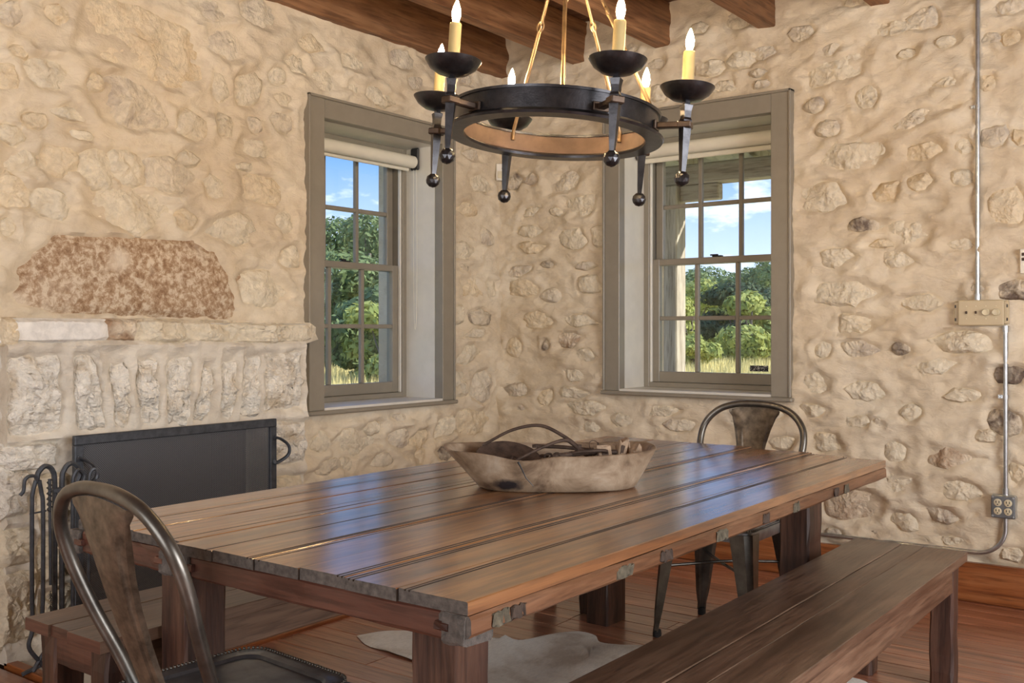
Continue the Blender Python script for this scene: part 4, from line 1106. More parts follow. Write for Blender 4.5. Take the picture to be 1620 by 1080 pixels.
# ================================================================== DOUGH BOWL
BO = Vector((-1.735, 2.505, TZ)); BR = math.radians(39.0)
bowl = empty('dough_bowl', BO, BR); tag(bowl, 'long hand-carved pale wooden dough bowl on the table', 'bowl')
def bowl_mat():
    m, nt, N, L, b = new_mat('bleached_carved_wood')
    v = coords(nt, (1, 1, 1), rnd=False)
    n1 = noise_tex(nt, v, 9, 6, 0.62, 0.5); n2 = noise_tex(nt, coords(nt, (0.3, 1, 1), rnd=False), 40, 5, 0.6, 0.5)
    c = ramp(nt, n1, [(0.32, (0.12, 0.075, 0.048)), (0.45, (0.29, 0.21, 0.14)), (0.60, (0.43, 0.335, 0.24)), (0.78, (0.52, 0.45, 0.37))]).outputs['Color']
    c = mixc(nt, 0.5, c, ramp(nt, n2, [(0.35, (0.72, 0.68, 0.64)), (0.6, (1, 1, 1))]).outputs['Color'], 'MULTIPLY')
    # dark ink-like stain low on the near side and a knot beside it
    for (p, r) in (((-0.135, -0.165, 0.024), 0.055), ((-0.035, -0.178, 0.022), 0.016)):
        tc = node(nt, 'ShaderNodeTexCoord')
        mp = node(nt, 'ShaderNodeMapping'); mp.inputs['Location'].default_value = tuple(-x for x in p)
        sc = node(nt, 'ShaderNodeVectorMath', operation='MULTIPLY'); sc.inputs[1].default_value = (1.0, 0.6, 2.2)
        nn = node(nt, 'ShaderNodeTexNoise', Scale=30.0, Detail=4); L.new(tc.outputs['Object'], nn.inputs['Vector'])
        ln2 = node(nt, 'ShaderNodeVectorMath', operation='LENGTH')
        L.new(tc.outputs['Object'], mp.inputs['Vector']); L.new(mp.outputs[0], sc.inputs[0]); L.new(sc.outputs[0], ln2.inputs[0])
        ma = node(nt, 'ShaderNodeMath', operation='MULTIPLY_ADD'); ma.inputs[1].default_value = 0.05; L.new(nn.outputs['Fac'], ma.inputs[0]); L.new(ln2.outputs['Value'], ma.inputs[2])
        f = ramp(nt, ma.outputs[0], [(r, (1, 1, 1)), (r + 0.02, (0, 0, 0))]).outputs['Color']
        c = mixc(nt, f, c, (0.018, 0.016, 0.02))
    L.new(c, b.inputs['Base Color']); b.inputs['Roughness'].default_value = 0.55
    bump(nt, n1, 0.5, 0.008, b)
    return m
def make_bowl():
    n = 56; verts = []; faces = []
    def ring(hx, hy, z, sx=0.0, ex=2.6, rim=0.0, tip=0.0):
        out = []
        for k in range(n):
            a = 2 * math.pi * k / n; c, s = math.cos(a), math.sin(a)
            r = (abs(c / hx) ** ex + abs(s / hy) ** ex) ** (-1 / ex)
            x, y = r * c + sx, r * s
            wob = 0.004 * mnoise.noise(Vector((x * 12, y * 12, z * 20)))
            zz = z + rim * (0.014 * (abs(c) ** 3) - 0.010 * math.exp(-((x + 0.10) / 0.07) ** 2) * (s < 0) + 0.005 * mnoise.noise(Vector((x * 9, y * 9, 3)))) + (0.5 * rim * 0.004 * math.sin(7 * a))
            out.append((x * (1 + wob), y * (1 + wob), zz))
        return out
    B_ = [(0.225, 0.135, 0.0, 0.02, 0), (0.238, 0.150, 0.006, 0.02, 0), (0.262, 0.166, 0.035, 0.015, 0.2), (0.290, 0.180, 0.070, 0.008, 0.6), (0.318, 0.192, 0.103, 0.0, 1), (0.321, 0.194, 0.107, 0.0, 1), (0.316, 0.189, 0.109, 0.0, 1),
          (0.308, 0.180, 0.105, 0.0, 1), (0.280, 0.166, 0.072, 0.008, 0.6), (0.250, 0.150, 0.040, 0.015, 0.2), (0.215, 0.130, 0.020, 0.02, 0), (0.12, 0.07, 0.016, 0.02, 0)]
    for hx, hy, z, sx, rim in B_: verts += ring(hx, hy, z, sx, 2.7, rim)
    for k in range(len(B_) - 1):
        for i in range(n):
            j = (i + 1) % n; faces.append((k * n + i, k * n + j, (k + 1) * n + j, (k + 1) * n + i))
    faces.append(tuple(range(n - 1, -1, -1))); faces.append(tuple((len(B_) - 1) * n + i for i in range(n)))
    raw_obj('bowl_body', verts, faces, bowl_mat(), bowl, smooth=True, angle=60)
    # long split in the near side
    tube('split', [(-0.105, -0.199, 0.098), (-0.095, -0.193, 0.078), (-0.082, -0.182, 0.05), (-0.06, -0.174, 0.025)], [0.0035, 0.002, 0.0016, 0.001], M['black'], bowl, 5)
make_bowl()
Mb = Matrix.Translation(BO) @ Matrix.Rotation(BR, 4, 'Z')
M['rust'] = plain('rusty_old_iron', (0.085, 0.055, 0.04), 0.7, 0.4, 0.45, 40, 0.4)
M['oldwood'] = plain('weathered_wood_chunk', (0.34, 0.24, 0.16), 0.8, 0, 0.4, 40, 0.4)
def placed(name, label, cat, build, group='old iron things in the dough bowl'):
    e_ = empty(name, BO, BR); tag(e_, label, cat, group); build(e_); return e_
def b_tongs(r):
    for nm, pts in (('handle', [(-0.205, 0.07, 0.118), (-0.188, 0.07, 0.124), (-0.11, 0.06, 0.164), (-0.025, 0.045, 0.178), (0.046, 0.02, 0.146), (0.086, 0.0, 0.116), (0.13, -0.03, 0.082)]),
                    ('handle', [(-0.118, -0.10, 0.084), (-0.105, -0.10, 0.091), (-0.03, -0.075, 0.124), (0.036, -0.05, 0.143), (0.065, -0.02, 0.130), (0.086, 0.0, 0.112), (0.13, 0.045, 0.078)])):
        tube(nm, spline(pts, 6), [0.0042 + 0.0022 * i / 36 for i in range(37)], M['rust'], r, 8)
    lathe('rivet', [(0, -0.012), (0.008, -0.011), (0.009, 0.0), (0.008, 0.011), (0, 0.012)], M['rust'], r, 10, Matrix.Translation((0.088, 0.0, 0.113)))
placed('iron_tongs', 'dark iron tongs with two long arched handles rising from the dough bowl', 'tongs', b_tongs)
def b_pan(r):
    R_ = Matrix.Translation((-0.125, 0.015, 0.068)) @ Matrix.Rotation(math.radians(24), 4, 'X') @ Matrix.Rotation(math.radians(6), 4, 'Y')
    bm = bmesh.new(); add_lathe(bm, [(0, 0.0), (0.07, 0.0), (0.098, 0.010), (0.104, 0.014), (0.101, 0.017), (0.07, 0.004), (0, 0.003)], 32, R_)
    mesh_obj('pan_dish', bm, M['rust'], r, smooth=True, angle=50)
    tube('pan_grip', [R_ @ Vector(p) for p in ((0.0, 0.0, 0.005), (0.012, 0.01, 0.018), (0.03, 0.0, 0.02), (0.042, -0.01, 0.006))], 0.003, M['rust'], r, 6)
placed('rusty_lid', 'round rusty iron lid lying in the left end of the dough bowl', 'lid', b_pan)
def b_bar(p, q, r_, lab, nm='iron_bar', cat='bar'):
    def f(root):
        pts = spline([p, ((p[0] + q[0]) / 2, (p[1] + q[1]) / 2, (p[2] + q[2]) / 2 + 0.003), q], 4)
        tube('shaft', pts, r_, M['rust'], root, 6)
        lathe('bar_end', [(0, -0.006), (r_ * 1.5, -0.005), (r_ * 1.6, 0.004), (0, 0.006)], M['rust'], root, 8, Matrix.Translation(p))
    placed(nm, lab, cat, f)
b_bar((-0.04, 0.075, 0.112), (0.14, 0.05, 0.100), 0.006, 'short straight dark iron bar lying across the bowl behind the tongs')
b_bar((-0.09, -0.06, 0.055), (0.05, -0.11, 0.05), 0.005, 'thin dark iron bar lying along the near wall of the bowl')
b_bar((0.01, -0.08, 0.100), (0.20, -0.02, 0.104), 0.007, 'bent dark iron bar crossing below the tongs rivet')
def b_hook(root):
    pts = spline([(0.03, -0.03, 0.085), (0.07, -0.07, 0.108), (0.12, -0.08, 0.114), (0.16, -0.06, 0.112), (0.17, -0.03, 0.10)], 6)
    tube('hook_rod', pts, 0.0055, M['rust'], root, 8)
    tube('hook_eye', [(0.03 + 0.014 * math.cos(a * math.pi / 5), -0.02 + 0.014 * math.sin(a * math.pi / 5), 0.07) for a in range(10)], 0.003, M['rust'], root, 6)
placed('iron_hook', 'curved dark iron hook lying in the middle of the dough bowl', 'hook', b_hook)
def b_chain(root):
    rnd = random.Random(4)
    for i in range(14):
        c = Vector((-0.02 + 0.012 * i, -0.03 - 0.045 * math.sin(i * 0.5), 0.092 + 0.008 * rnd.random()))
        rot = Matrix.Rotation(rnd.uniform(0, 3), 3, 'Z') @ Matrix.Rotation(math.pi / 2 * (i % 2) * 0.8 + 0.2, 3, 'X')
        pts = [c + rot @ Vector((0.013 * math.cos(a * math.pi / 5), 0.008 * math.sin(a * math.pi / 5), 0)) for a in range(11)]
        tube('chain_link', pts, 0.0036, M['rust'], root, 6)
placed('iron_chain', 'short rusty iron chain heaped in the middle of the dough bowl', 'chain', b_chain)
def b_coil(root):
    rnd = random.Random(9)
    for j in range(3):
        c = Vector((0.135 + 0.012 * j, 0.02, 0.112 - 0.006 * j)); rot = Matrix.Rotation(0.5 + 0.9 * j, 3, 'Z') @ Matrix.Rotation(1.2 + 0.2 * j, 3, 'X')
        pts = [c + rot @ Vector((0.022 * math.cos(a * math.pi / 8), 0.022 * math.sin(a * math.pi / 8), 0.0015 * a)) for a in range(15)]
        tube('wire_turn', pts, 0.0013, M['rust'], root, 5)
placed('wire_coil', 'thin loose coil of dark wire standing up behind the wood chunks in the bowl', 'wire', b_coil)
def b_chunk(i, x, y, z, w, d, h, rz, lab):
    def f(root):
        rnd = random.Random(i); bm = bmesh.new()
        add_box(bm, -w, w, -d, d, 0, h, 0.004)
        MM = Matrix.Translation((x, y, z)) @ Matrix.Rotation(rz, 4, 'Z') @ Matrix.Rotation(rnd.uniform(-0.3, 0.3), 4, 'Y')
        for v in bm.verts: v.co = MM @ (v.co + Vector((rnd.uniform(-.003, .003), rnd.uniform(-.003, .003), rnd.uniform(-.004, .004) + (0.008 * math.sin(v.co.x * 200) if v.co.z > h * .6 else 0))))
        mesh_obj('chunk_body', bm, M['oldwood'], root)
        bm = bmesh.new(); add_box(bm, -w * 0.5, w * 0.5, -d - 0.001, -d + 0.002, h * 0.25, h * 0.75, 0.002)
        for v in bm.verts: v.co = MM @ v.co
        mesh_obj('bark_patch', bm, M['rust'], root)
    placed('wood_chunk', lab, 'wood', f, 'wood chunks in the dough bowl')
b_chunk(1, 0.165, -0.03, 0.072, 0.022, 0.016, 0.055, 0.3, 'leftmost weathered wood chunk in the right end of the dough bowl')
b_chunk(2, 0.205, -0.01, 0.072, 0.013, 0.018, 0.072, 0.1, 'tall narrow weathered wood chunk standing in the right end of the dough bowl')
b_chunk(3, 0.235, 0.03, 0.072, 0.018, 0.02, 0.052, -0.4, 'third weathered wood chunk from the tongs in the dough bowl')
b_chunk(4, 0.262, -0.01, 0.072, 0.014, 0.018, 0.046, 0.5, 'rightmost weathered wood chunk in the tip of the dough bowl')

# ================================================================== CHANDELIER
CC = Vector((-1.757, 2.545, 0)); RAD = 0.406; ZB = 1.695
tilt = Vector((0.0361, 0.0577, 1)).normalized()
Rt = Vector((0, 0, 1)).rotation_difference(tilt).to_matrix().to_4x4()
chand = empty('chandelier', (CC.x, CC.y, ZB)); tag(chand, 'round forged iron chandelier with six candle arms hanging over the table', 'chandelier')
chand.rotation_euler = Rt.to_euler()
# band ring (local z measured from the spike balls)
RR, ZR0, ZR1 = 0.312, 0.138, 0.205
def ringp(prof, nm, mat):
    bm = bmesh.new(); n = 72; rows = []
    for k in range(n):
        a = 2 * math.pi * k / n
        rows.append([bm.verts.new((r * math.cos(a), r * math.sin(a), z)) for r, z in prof])
    for k in range(n):
        a, b_ = rows[k], rows[(k + 1) % n]
        for i in range(len(prof)):
            j = (i + 1) % len(prof); bm.faces.new((a[i], a[j], b_[j], b_[i]))
    return mesh_obj(nm, bm, mat, chand, smooth=True, angle=40)
ringp([(RR, ZR0), (RR + 0.004, ZR0), (RR + 0.004, ZR1), (RR, ZR1)], 'ring_band', M['iron'])
ringp([(RR - 0.004, ZR0 + 0.002), (RR - 0.0005, ZR0 + 0.002), (RR - 0.0005, ZR1 - 0.002), (RR - 0.004, ZR1 - 0.002)], 'ring_lining', M['iron_in'])
ringp([(RR - 0.032, ZR0 - 0.012), (RR + 0.020, ZR0 - 0.012), (RR + 0.024, ZR0 - 0.005), (RR + 0.012, ZR0 + 0.004), (RR + 0.003, ZR0 + 0.008), (RR - 0.020, ZR0 + 0.004), (RR - 0.034, ZR0 - 0.004)], 'ring_lower_flange', M['iron'])
ringp([(RR - 0.008, ZR1 - 0.004), (RR + 0.010, ZR1 - 0.004), (RR + 0.012, ZR1 + 0.003), (RR - 0.008, ZR1 + 0.003)], 'ring_upper_flange', M['iron'])
def arm_unit(ang):
    D = Vector((math.cos(ang), math.sin(ang), 0)); Mz = Matrix.Translation(D * RAD) @ Matrix.Rotation(ang, 4, 'Z')
    # arm bar from band to collar
    bm = bmesh.new(); add_box(bm, RR - 0.002, RAD + 0.002, -0.011, 0.011, 0.150, 0.168, 0.003, Matrix.Rotation(ang, 4, 'Z'))
    add_box(bm, RR + 0.003, RR + 0.012, -0.024, 0.024, 0.146, 0.172, 0.002, Matrix.Rotation(ang, 4, 'Z'))
    arm = mesh_obj('arm', bm, M['iron_warm'], chand)
    # square tapered spike with collar, waisted neck, faceted ball
    bm = bmesh.new(); add_lathe(bm, [(0, 0.010), (0.0085, 0.012), (0.012, 0.05), (0.0185, 0.145), (0.0190, 0.172), (0.0155, 0.180), (0.0165, 0.200), (0.0205, 0.217), (0.012, 0.220), (0.010, 0.228), (0, 0.229)], 4, Mz)
    spike = mesh_obj('spike', bm, M['iron'], chand)
    bm = bmesh.new(); add_box(bm, -0.020, 0.020, -0.020, 0.020, 0.148, 0.168, 0.003, Mz); mesh_obj('collar', bm, M['iron_warm'], spike)
    bm = bmesh.new(); bmesh.ops.create_icosphere(bm, subdivisions=2, radius=0.0235, matrix=Mz); mesh_obj('ball_tip', bm, M['iron'], spike)
    # drip pan
    lathe('drip_pan', [(0, 0.226), (0.018, 0.227), (0.044, 0.234), (0.066, 0.249), (0.079, 0.268), (0.0805, 0.271), (0.0775, 0.271), (0.063, 0.253), (0.042, 0.239), (0.0, 0.233)], M['iron'], chand, 36, Mz, angle=60)
    sl = lathe('candle_sleeve', [(0, 0.234), (0.0172, 0.236), (0.0172, 0.374), (0.0150, 0.377), (0.0, 0.377)], M['sleeve'], chand, 24, Mz)
    lathe('bulb', [(0, 0.377), (0.0070, 0.378), (0.0095, 0.386), (0.0125, 0.398), (0.0128, 0.407), (0.0105, 0.420), (0.0062, 0.433), (0.0025, 0.442), (0, 0.446)], M['bulb'], sl, 16, Mz)
for base_ in (15.165, -31.713, -101.77):
    for dd in (0, 180): arm_unit(math.radians(base_ + dd))
# four bronze hanging rods in two links, meeting at the hook
apex = Vector((0, 0, 0.80))
for ang in (math.radians(152), math.radians(80), math.radians(-52), math.radians(18)):
    p0 = Vector((math.cos(ang) * (RR - 0.008), math.sin(ang) * (RR - 0.008), ZR1 - 0.03)); p0b = p0 + Vector((0, 0, 0.03))
    mid = p0b.lerp(apex, 0.52)
    dv = (apex - p0b).normalized(); sd = dv.cross(Vector((0, 0, 1))).normalized()
    rod = tube('hanging_rod', [p0, p0b, mid - dv * 0.012], 0.0062, M['rod'], chand, 8)
    lp = [mid - dv * 0.014 + sd * (0.010 * math.sin(a)) + dv * (0.016 * (1 - math.cos(a))) for a in [i * math.pi / 5 for i in range(10)]]
    tube('rod_hook', lp, 0.0040, M['rod'], rod, 6)
    rod2 = tube('upper_rod', [mid + dv * 0.010, apex], 0.0058, M['rod'], chand, 8)
    lp = [mid + dv * 0.012 + Vector((0, 0, 0.010 * math.sin(a))) - dv * (0.013 * (1 - math.cos(a))) for a in [i * math.pi / 5 for i in range(10)]]
    tube('rod_hook', lp, 0.0038, M['rod'], rod2, 6)
tube('hang_ring', [apex + Vector((0.02 * math.cos(a * math.pi / 8), 0, 0.02 * math.sin(a * math.pi / 8) + 0.01)) for a in range(17)], 0.005, M['rod'], chand, 8)
inv = Rt.inverted()
topw = inv @ (Vector((CC.x, CC.y, ZC + 0.001)) - Vector((CC.x, CC.y, ZB)))
tube('stem', [apex + Vector((0, 0, 0.028)), topw], 0.008, M['rod'], chand, 8)
bm = bmesh.new(); add_lathe(bm, [(0, -0.03), (0.03, -0.028), (0.06, -0.006), (0.06, 0), (0, 0)], 24, Matrix.Translation(topw) @ inv); mesh_obj('ceiling_canopy', bm, M['iron'], chand, smooth=True, angle=40)

# ================================================================== FIRE SCREEN
SX = -3.612
scr = empty('fire_screen', (SX, 2.53, 0)); tag(scr, 'black framed fire screen of fine metal mesh before the fireplace', 'fire screen')
sy0, sy1, sz0, sz1 = -0.485, 0.485, 0.0, 0.832
fw = 0.036
for nm, q in (('frame_bar', (sy0, sy1, sz1 - fw, sz1)), ('frame_bar', (sy0, sy1, 0.05, 0.05 + fw)), ('frame_bar', (sy0, sy0 + fw, 0.05 + fw, sz1 - fw)), ('frame_bar', (sy1 - fw, sy1, 0.05 + fw, sz1 - fw))):
    box(nm, -0.012, 0.012, q[0], q[1], q[2], q[3], M['fp_iron'], scr, 0.003)
box('mesh_panel', -0.0012, 0.0, sy0 + fw - 0.002, sy1 - fw + 0.002, 0.05 + fw - 0.002, sz1 - fw + 0.002, M['mesh'], scr, 0)
for s in (sy0 + 0.05, sy1 - 0.05):
    bm = bmesh.new(); add_box(bm, -0.055, 0.11, s - 0.013, s + 0.013, 0.002, 0.016, 0.003); add_box(bm, -0.012, 0.012, s - 0.012, s + 0.012, 0.014, 0.052, 0.002); mesh_obj('foot', bm, M['fp_iron'], scr)
for s, dr in ((sy0 + 0.013, 1), (sy1 - 0.013, 1)):
    pts = spline([(0.013, s, 0.735), (0.020, s, 0.747), (0.034, s + 0.02 * dr, 0.738), (0.052, s + 0.042 * dr, 0.715), (0.058, s + 0.047 * dr, 0.690), (0.052, s + 0.042 * dr, 0.665), (0.034, s + 0.02 * dr, 0.643), (0.020, s, 0.633), (0.013, s, 0.645)], 4)
    hd = tube('handle', pts, 0.009, M['fp_iron'], scr, 8, flat=0.6)
    for z in (0.752, 0.628): lathe('rivet', [(0, 0), (0.006, 0.001), (0.005, 0.004), (0, 0.005)], M['fp_iron'], hd, 8, Matrix.Translation((0.012, s, z)) @ Matrix.Rotation(math.pi / 2, 4, 'Y'))

# ================================================================== FIRE TOOLS
TX_ = -3.50
stand = empty('tool_stand', (TX_, 1.93, 0)); tag(stand, 'black iron fire tool stand with crooked uprights beside the fire screen', 'stand')
def rel(pts, base): return [(p[0] - base[0], p[1] - base[1], p[2]) for p in pts]
SB = (TX_, 1.93)
tube('upright', spline(rel([(TX_, 1.910, 0.03), (TX_, 1.910, 0.35), (TX_, 1.910, 0.66), (TX_, 1.902, 0.725), (TX_, 1.875, 0.745), (TX_, 1.850, 0.725), (TX_ + 0.004, 1.842, 0.70)], SB), 6), 0.0095, M['fp_iron'], stand, 6)
tube('upright', spline(rel([(TX_, 1.937, 0.03), (TX_, 1.937, 0.35), (TX_, 1.937, 0.66), (TX_, 1.945, 0.722), (TX_, 1.972, 0.745), (TX_, 2.000, 0.725), (TX_, 2.006, 0.70), (TX_, 1.995, 0.675)], SB), 6), 0.0095, M['fp_iron'], stand, 6)
box('binding', -0.012, 0.012, -0.032, 0.018, 0.645, 0.662, M['fp_iron'], stand, 0.002)
for a in (-100, 20, 140):
    A = math.radians(a); tube('foot', spline([(0, -0.006, 0.04), (0.05 * math.cos(A), 0.05 * math.sin(A), 0.035), (0.13 * math.cos(A), 0.13 * math.sin(A), 0.012)], 4), 0.008, M['fp_iron'], stand, 6)
def tool(name, label, y, build):
    o = empty(name, (TX_ + 0.02, y, 0)); tag(o, label, 'fire tool', 'fire tools on the stand'); build(o)
def t_tongs(r):
    for s in (-1, 1):
        tube('arm', spline([(0.004 * s, 0.004 * s, 0.70), (0.0, 0.016 * s - 0.002, 0.655), (0, 0.020 * s, 0.60), (0, 0.020 * s, 0.3), (0, 0.018 * s, 0.18), (0.01, 0.036 * s, 0.12), (0.01, -0.006 * s, 0.055), (0.012, -0.022 * s, 0.03)], 5), 0.0075, M['fp_iron'], r, 6)
    tube('hook', spline([(0, 0, 0.695), (0, -0.008, 0.715), (0.0, -0.03, 0.718), (0, -0.046, 0.705), (0, -0.05, 0.67), (0, -0.062, 0.655)], 4), 0.0065, M['fp_iron'], r, 6)
    tube('spreader', [(0, -0.028, 0.585), (0, 0.032, 0.588)], 0.003, M['fp_iron'], r, 6)
tool('fire_tongs', 'black iron fire tongs, leftmost tool on the stand', 1.836, t_tongs)
def t_brush(r):
    tube('shaft', [(0, 0, 0.70), (0, 0.004, 0.32)], 0.0055, M['fp_iron'], r, 6)
    bm = bmesh.new(); rnd = random.Random(2)
    for i in range(260):
        z = rnd.uniform(0.08, 0.30); a = rnd.uniform(0, 6.28); d = Vector((math.cos(a), math.sin(a) * 0.6, -0.6)) * 0.03
        p = Vector((0, 0.004, z)); sdv = Vector((-math.sin(a), math.cos(a), 0)) * 0.0012
        vs_ = [bm.verts.new(q) for q in (p - sdv, p + sdv, p + d)]; bm.faces.new(vs_)
    o = mesh_obj('bristles', bm, M['black'], r); o['kind'] = 'stuff'
    bm = bmesh.new()
    tw = [(0.009 * math.cos(t * 1.3), 0.009 * math.sin(t * 1.3), 0.70 - 0.004 * t) for t in range(30)]
    add_tube(bm, tw, 0.002, 5); mesh_obj('twisted_wire', bm, M['black'], r)
tool('fire_brush', 'black fire brush with twisted wire neck between the tongs and the stand', 1.880, t_brush)
def t_poker(r):
    tube('shaft', [(0, 0, 0.665), (0, 0, 0.14), (0, 0.004, 0.05)], 0.007, M['fp_iron'], r, 6)
    tube('crook', spline([(0, 0, 0.66), (0, 0.004, 0.70), (0, 0.024, 0.722), (0, 0.046, 0.70), (0, 0.040, 0.672)], 5), 0.0065, M['fp_iron'], r, 6)
    tube('tip_hook', spline([(0, 0, 0.12), (0, 0.018, 0.10), (0, 0.026, 0.12)], 4), 0.005, M['fp_iron'], r, 6)
tool('fire_poker', 'black iron fire poker with looped top, next to the fire screen edge', 1.967, t_poker)
def t_shovel(r):
    tube('shaft', [(0, 0, 0.665), (0, 0, 0.22)], 0.007, M['fp_iron'], r, 6)
    tube('crook', spline([(0, 0, 0.66), (0, 0.004, 0.70), (0.004, 0.018, 0.718), (0.006, 0.032, 0.70), (0.004, 0.030, 0.68)], 5), 0.0065, M['fp_iron'], r, 6)
    bm = bmesh.new(); rows = []
    for z, w in ((0.23, 0.012), (0.20, 0.035), (0.14, 0.042), (0.06, 0.045)):
        rows.append([bm.verts.new((0.012 * abs(t) ** 2, t * w, z)) for t in (-1, -0.8, 0, 0.8, 1)])
    for a, b_ in zip(rows[:-1], rows[1:]):
        for k in range(4): bm.faces.new((a[k], a[k + 1], b_[k + 1], b_[k]))
    bmesh.ops.solidify(bm, geom=bm.faces[:], thickness=0.002); mesh_obj('shovel_blade', bm, M['fp_iron'], r)
tool('fire_shovel', 'black iron fire shovel hanging rightmost on the stand', 2.030, t_shovel)

# ================================================================== ELECTRICAL FITTINGS
YW = YR - 0.022
def conduit(label, pts, r=0.0098):
    o = empty('conduit', pts[0]); tag(o, label, 'conduit', 'steel conduits')
    base = Vector(pts[0])
    tube('pipe', [Vector(p) - base for p in pts], r, M['steel'], o, 12)
    return o, base
def strap(root, base, x, z):
    bm = bmesh.new(); add_tube(bm, [Vector((x, YW, z - 0.008)) - base, Vector((x, YW, z + 0.008)) - base], 0.0125, 10); add_box(bm, x - 0.032 - base.x, x - base.x, YW + 0.002 - base.y, YW + 0.006 - base.y, z - 0.008 - base.z, z + 0.008 - base.z, 0.001)
    mesh_obj('strap', bm, M['steel'], root, smooth=True, angle=40)
    lathe('strap_screw', [(0, 0), (0.0055, 0.0005), (0.004, 0.004), (0, 0.0045)], M['steel'], root, 8, Matrix.Translation(Vector((x - 0.024, YW + 0.001, z)) - base) @ Matrix.Rotation(math.pi / 2, 4, 'X'))
def coupling(root, base, x, z):
    bm = bmesh.new(); add_tube(bm, [Vector((x, YW, z - 0.014)) - base, Vector((x, YW, z + 0.014)) - base], 0.0135, 12); mesh_obj('coupling', bm, M['steel'], root, smooth=True, angle=40)
c_, b_0 = conduit('straight steel conduit from the ceiling down to the switch box', [(-1.042, YW, 1.372), (-1.042, YW, ZC)])
strap(c_, b_0, -1.042, at_y(1545, 170, YR).z); coupling(c_, b_0, -1.042, 1.385)
c_, b_0 = conduit('straight steel conduit between the switch box and the outlet box', [(-0.926, YW, 0.50), (-0.926, YW, 1.253)])
strap(c_, b_0, -0.926, at_y(1590, 627, YR).z); coupling(c_, b_0, -0.926, 0.512); coupling(c_, b_0, -0.926, 1.240)
bend = [(-0.926, YW, 0.393), (-0.926, YW, 0.345)] + [(-0.926 - 0.12 * (1 - math.cos(a)), YW, 0.345 - 0.12 * math.sin(a)) for a in [i * math.pi / 20 for i in range(1, 11)]] + [(-1.4, YW, 0.222), (-2.0, YW, 0.218), (-3.76, YW, 0.214)]
conduit('steel conduit bending from the outlet box along the top of the baseboard', bend)
# switch box
sb = empty('switch_box', (-1.024, YR, 1.313)); tag(sb, 'beige four-gang switch box with two toggles and two round dimmers', 'switch')
box('back_box', -0.118, 0.110, -0.028, -0.001, -0.052, 0.054, M['beige'], sb, 0.004)
box('cover_plate', -0.099, 0.094, -0.040, -0.0285, -0.058, 0.058, M['beige'], sb, 0.005, seg=2)
for s, nm in ((-0.112, 'ear_slot'), (0.105, 'ear_slot')):
    for z in (-0.030, 0.030): box(nm, s - 0.003, s + 0.003, -0.0295, -0.0278, z - 0.007, z + 0.007, M['black'], sb, 0.001)
for x in (-0.062, -0.022):
    t = box('toggle', x - 0.004, x + 0.004, -0.050, -0.0395, -0.004, 0.008, M['rust'], sb, 0.002)
    box('toggle_slot', x - 0.0055, x + 0.0055, -0.0412, -0.0398, -0.013, 0.013, M['beige'], sb, 0.001)
for x in (0.020, 0.062):
    lathe('dimmer_knob', [(0.0, 0), (0.0165, 0.001), (0.0155, 0.013), (0.0135, 0.016), (0.011, 0.0145), (0, 0.0145)], M['knob'], sb, 24, Matrix.Translation((x, -0.040, 0.002)) @ Matrix.Rotation(math.pi / 2, 4, 'X'))
for x in (-0.062, -0.022, 0.020, 0.062):
    for z in (-0.027, 0.030): lathe('plate_screw', [(0, 0), (0.003, 0.0004), (0.0025, 0.0012), (0, 0.0014)], M['knob'], sb, 8, Matrix.Translation((x, -0.040, z)) @ Matrix.Rotation(math.pi / 2, 4, 'X'))
# outlet box with four sockets
ob = empty('outlet_box', (-0.932, YR, 0.446)); tag(ob, 'grey steel outlet box with four ivory sockets near the floor', 'outlet')
box('metal_box', -0.051, 0.051, -0.046, -0.001, -0.052, 0.052, M['plate'] if False else M['steel'], ob, 0.006, seg=2)
M['boxgrey'] = plain('dull_zinc_cover', (0.20, 0.21, 0.22), 0.45, 0.6, 0.15, 20)
box('cover', -0.049, 0.049, -0.052, -0.0455, -0.050, 0.050, M['boxgrey'], ob, 0.005, seg=2)
for x in (-0.021, 0.021):
    for z in (-0.019, 0.019):
        sk = lathe('socket', [(0, 0), (0.0165, 0.0), (0.0165, 0.003), (0.0150, 0.004), (0, 0.004)], M['knob'], ob, 20, Matrix.Translation((x, -0.052, z)) @ Matrix.Rotation(math.pi / 2, 4, 'X'))
        for dx, dz, w, h in ((-0.0062, 0.003, 0.0016, 0.0046), (0.0062, 0.003, 0.0016, 0.0055), (0.0, -0.008, 0.0024, 0.0024)):
            box('slot', x + dx - w, x + dx + w, -0.0566, -0.0555, z + dz - h, z + dz + h, M['black'], sk, 0)
for x in (-0.042, 0.042):
    for z in (-0.042, 0.042): lathe('cover_screw', [(0, 0), (0.0055, 0.0004), (0.0045, 0.002), (0, 0.0024)], M['steel'], ob, 8, Matrix.Translation((x, -0.052, z)) @ Matrix.Rotation(math.pi / 2, 4, 'X'))
# wall controller cut by the frame edge
th = empty('wall_control', (-0.826, YR, 1.54)); tag(th, 'white wall control panel with dark buttons at the right edge', 'control')
box('housing', -0.042, 0.042, -0.03, -0.001, -0.055, 0.055, M['white'], th, 0.005, seg=2)
for z in (0.030, 0.008): box('button', -0.034, -0.012, -0.0325, -0.0295, z - 0.007, z + 0.007, M['rust'], th, 0.001)
# motion sensor in the corner
sn = empty('corner_sensor', (XL + 0.028, YR - 0.028, 2.21), math.radians(45)); tag(sn, 'small white motion sensor high in the corner between the windows', 'sensor')
box('sensor_case', -0.03, 0.03, -0.022, 0.02, -0.052, 0.052, M['white'], sn, 0.006, seg=2)
box('sensor_lens', -0.022, 0.022, -0.025, -0.0215, -0.04, 0.005, M['knob'], sn, 0.002)
lathe('indicator', [(0, 0), (0.003, 0.0005), (0, 0.0015)], M['black'], sn, 8, Matrix.Translation((0.006, -0.022, 0.022)) @ Matrix.Rotation(math.pi / 2, 4, 'X'))
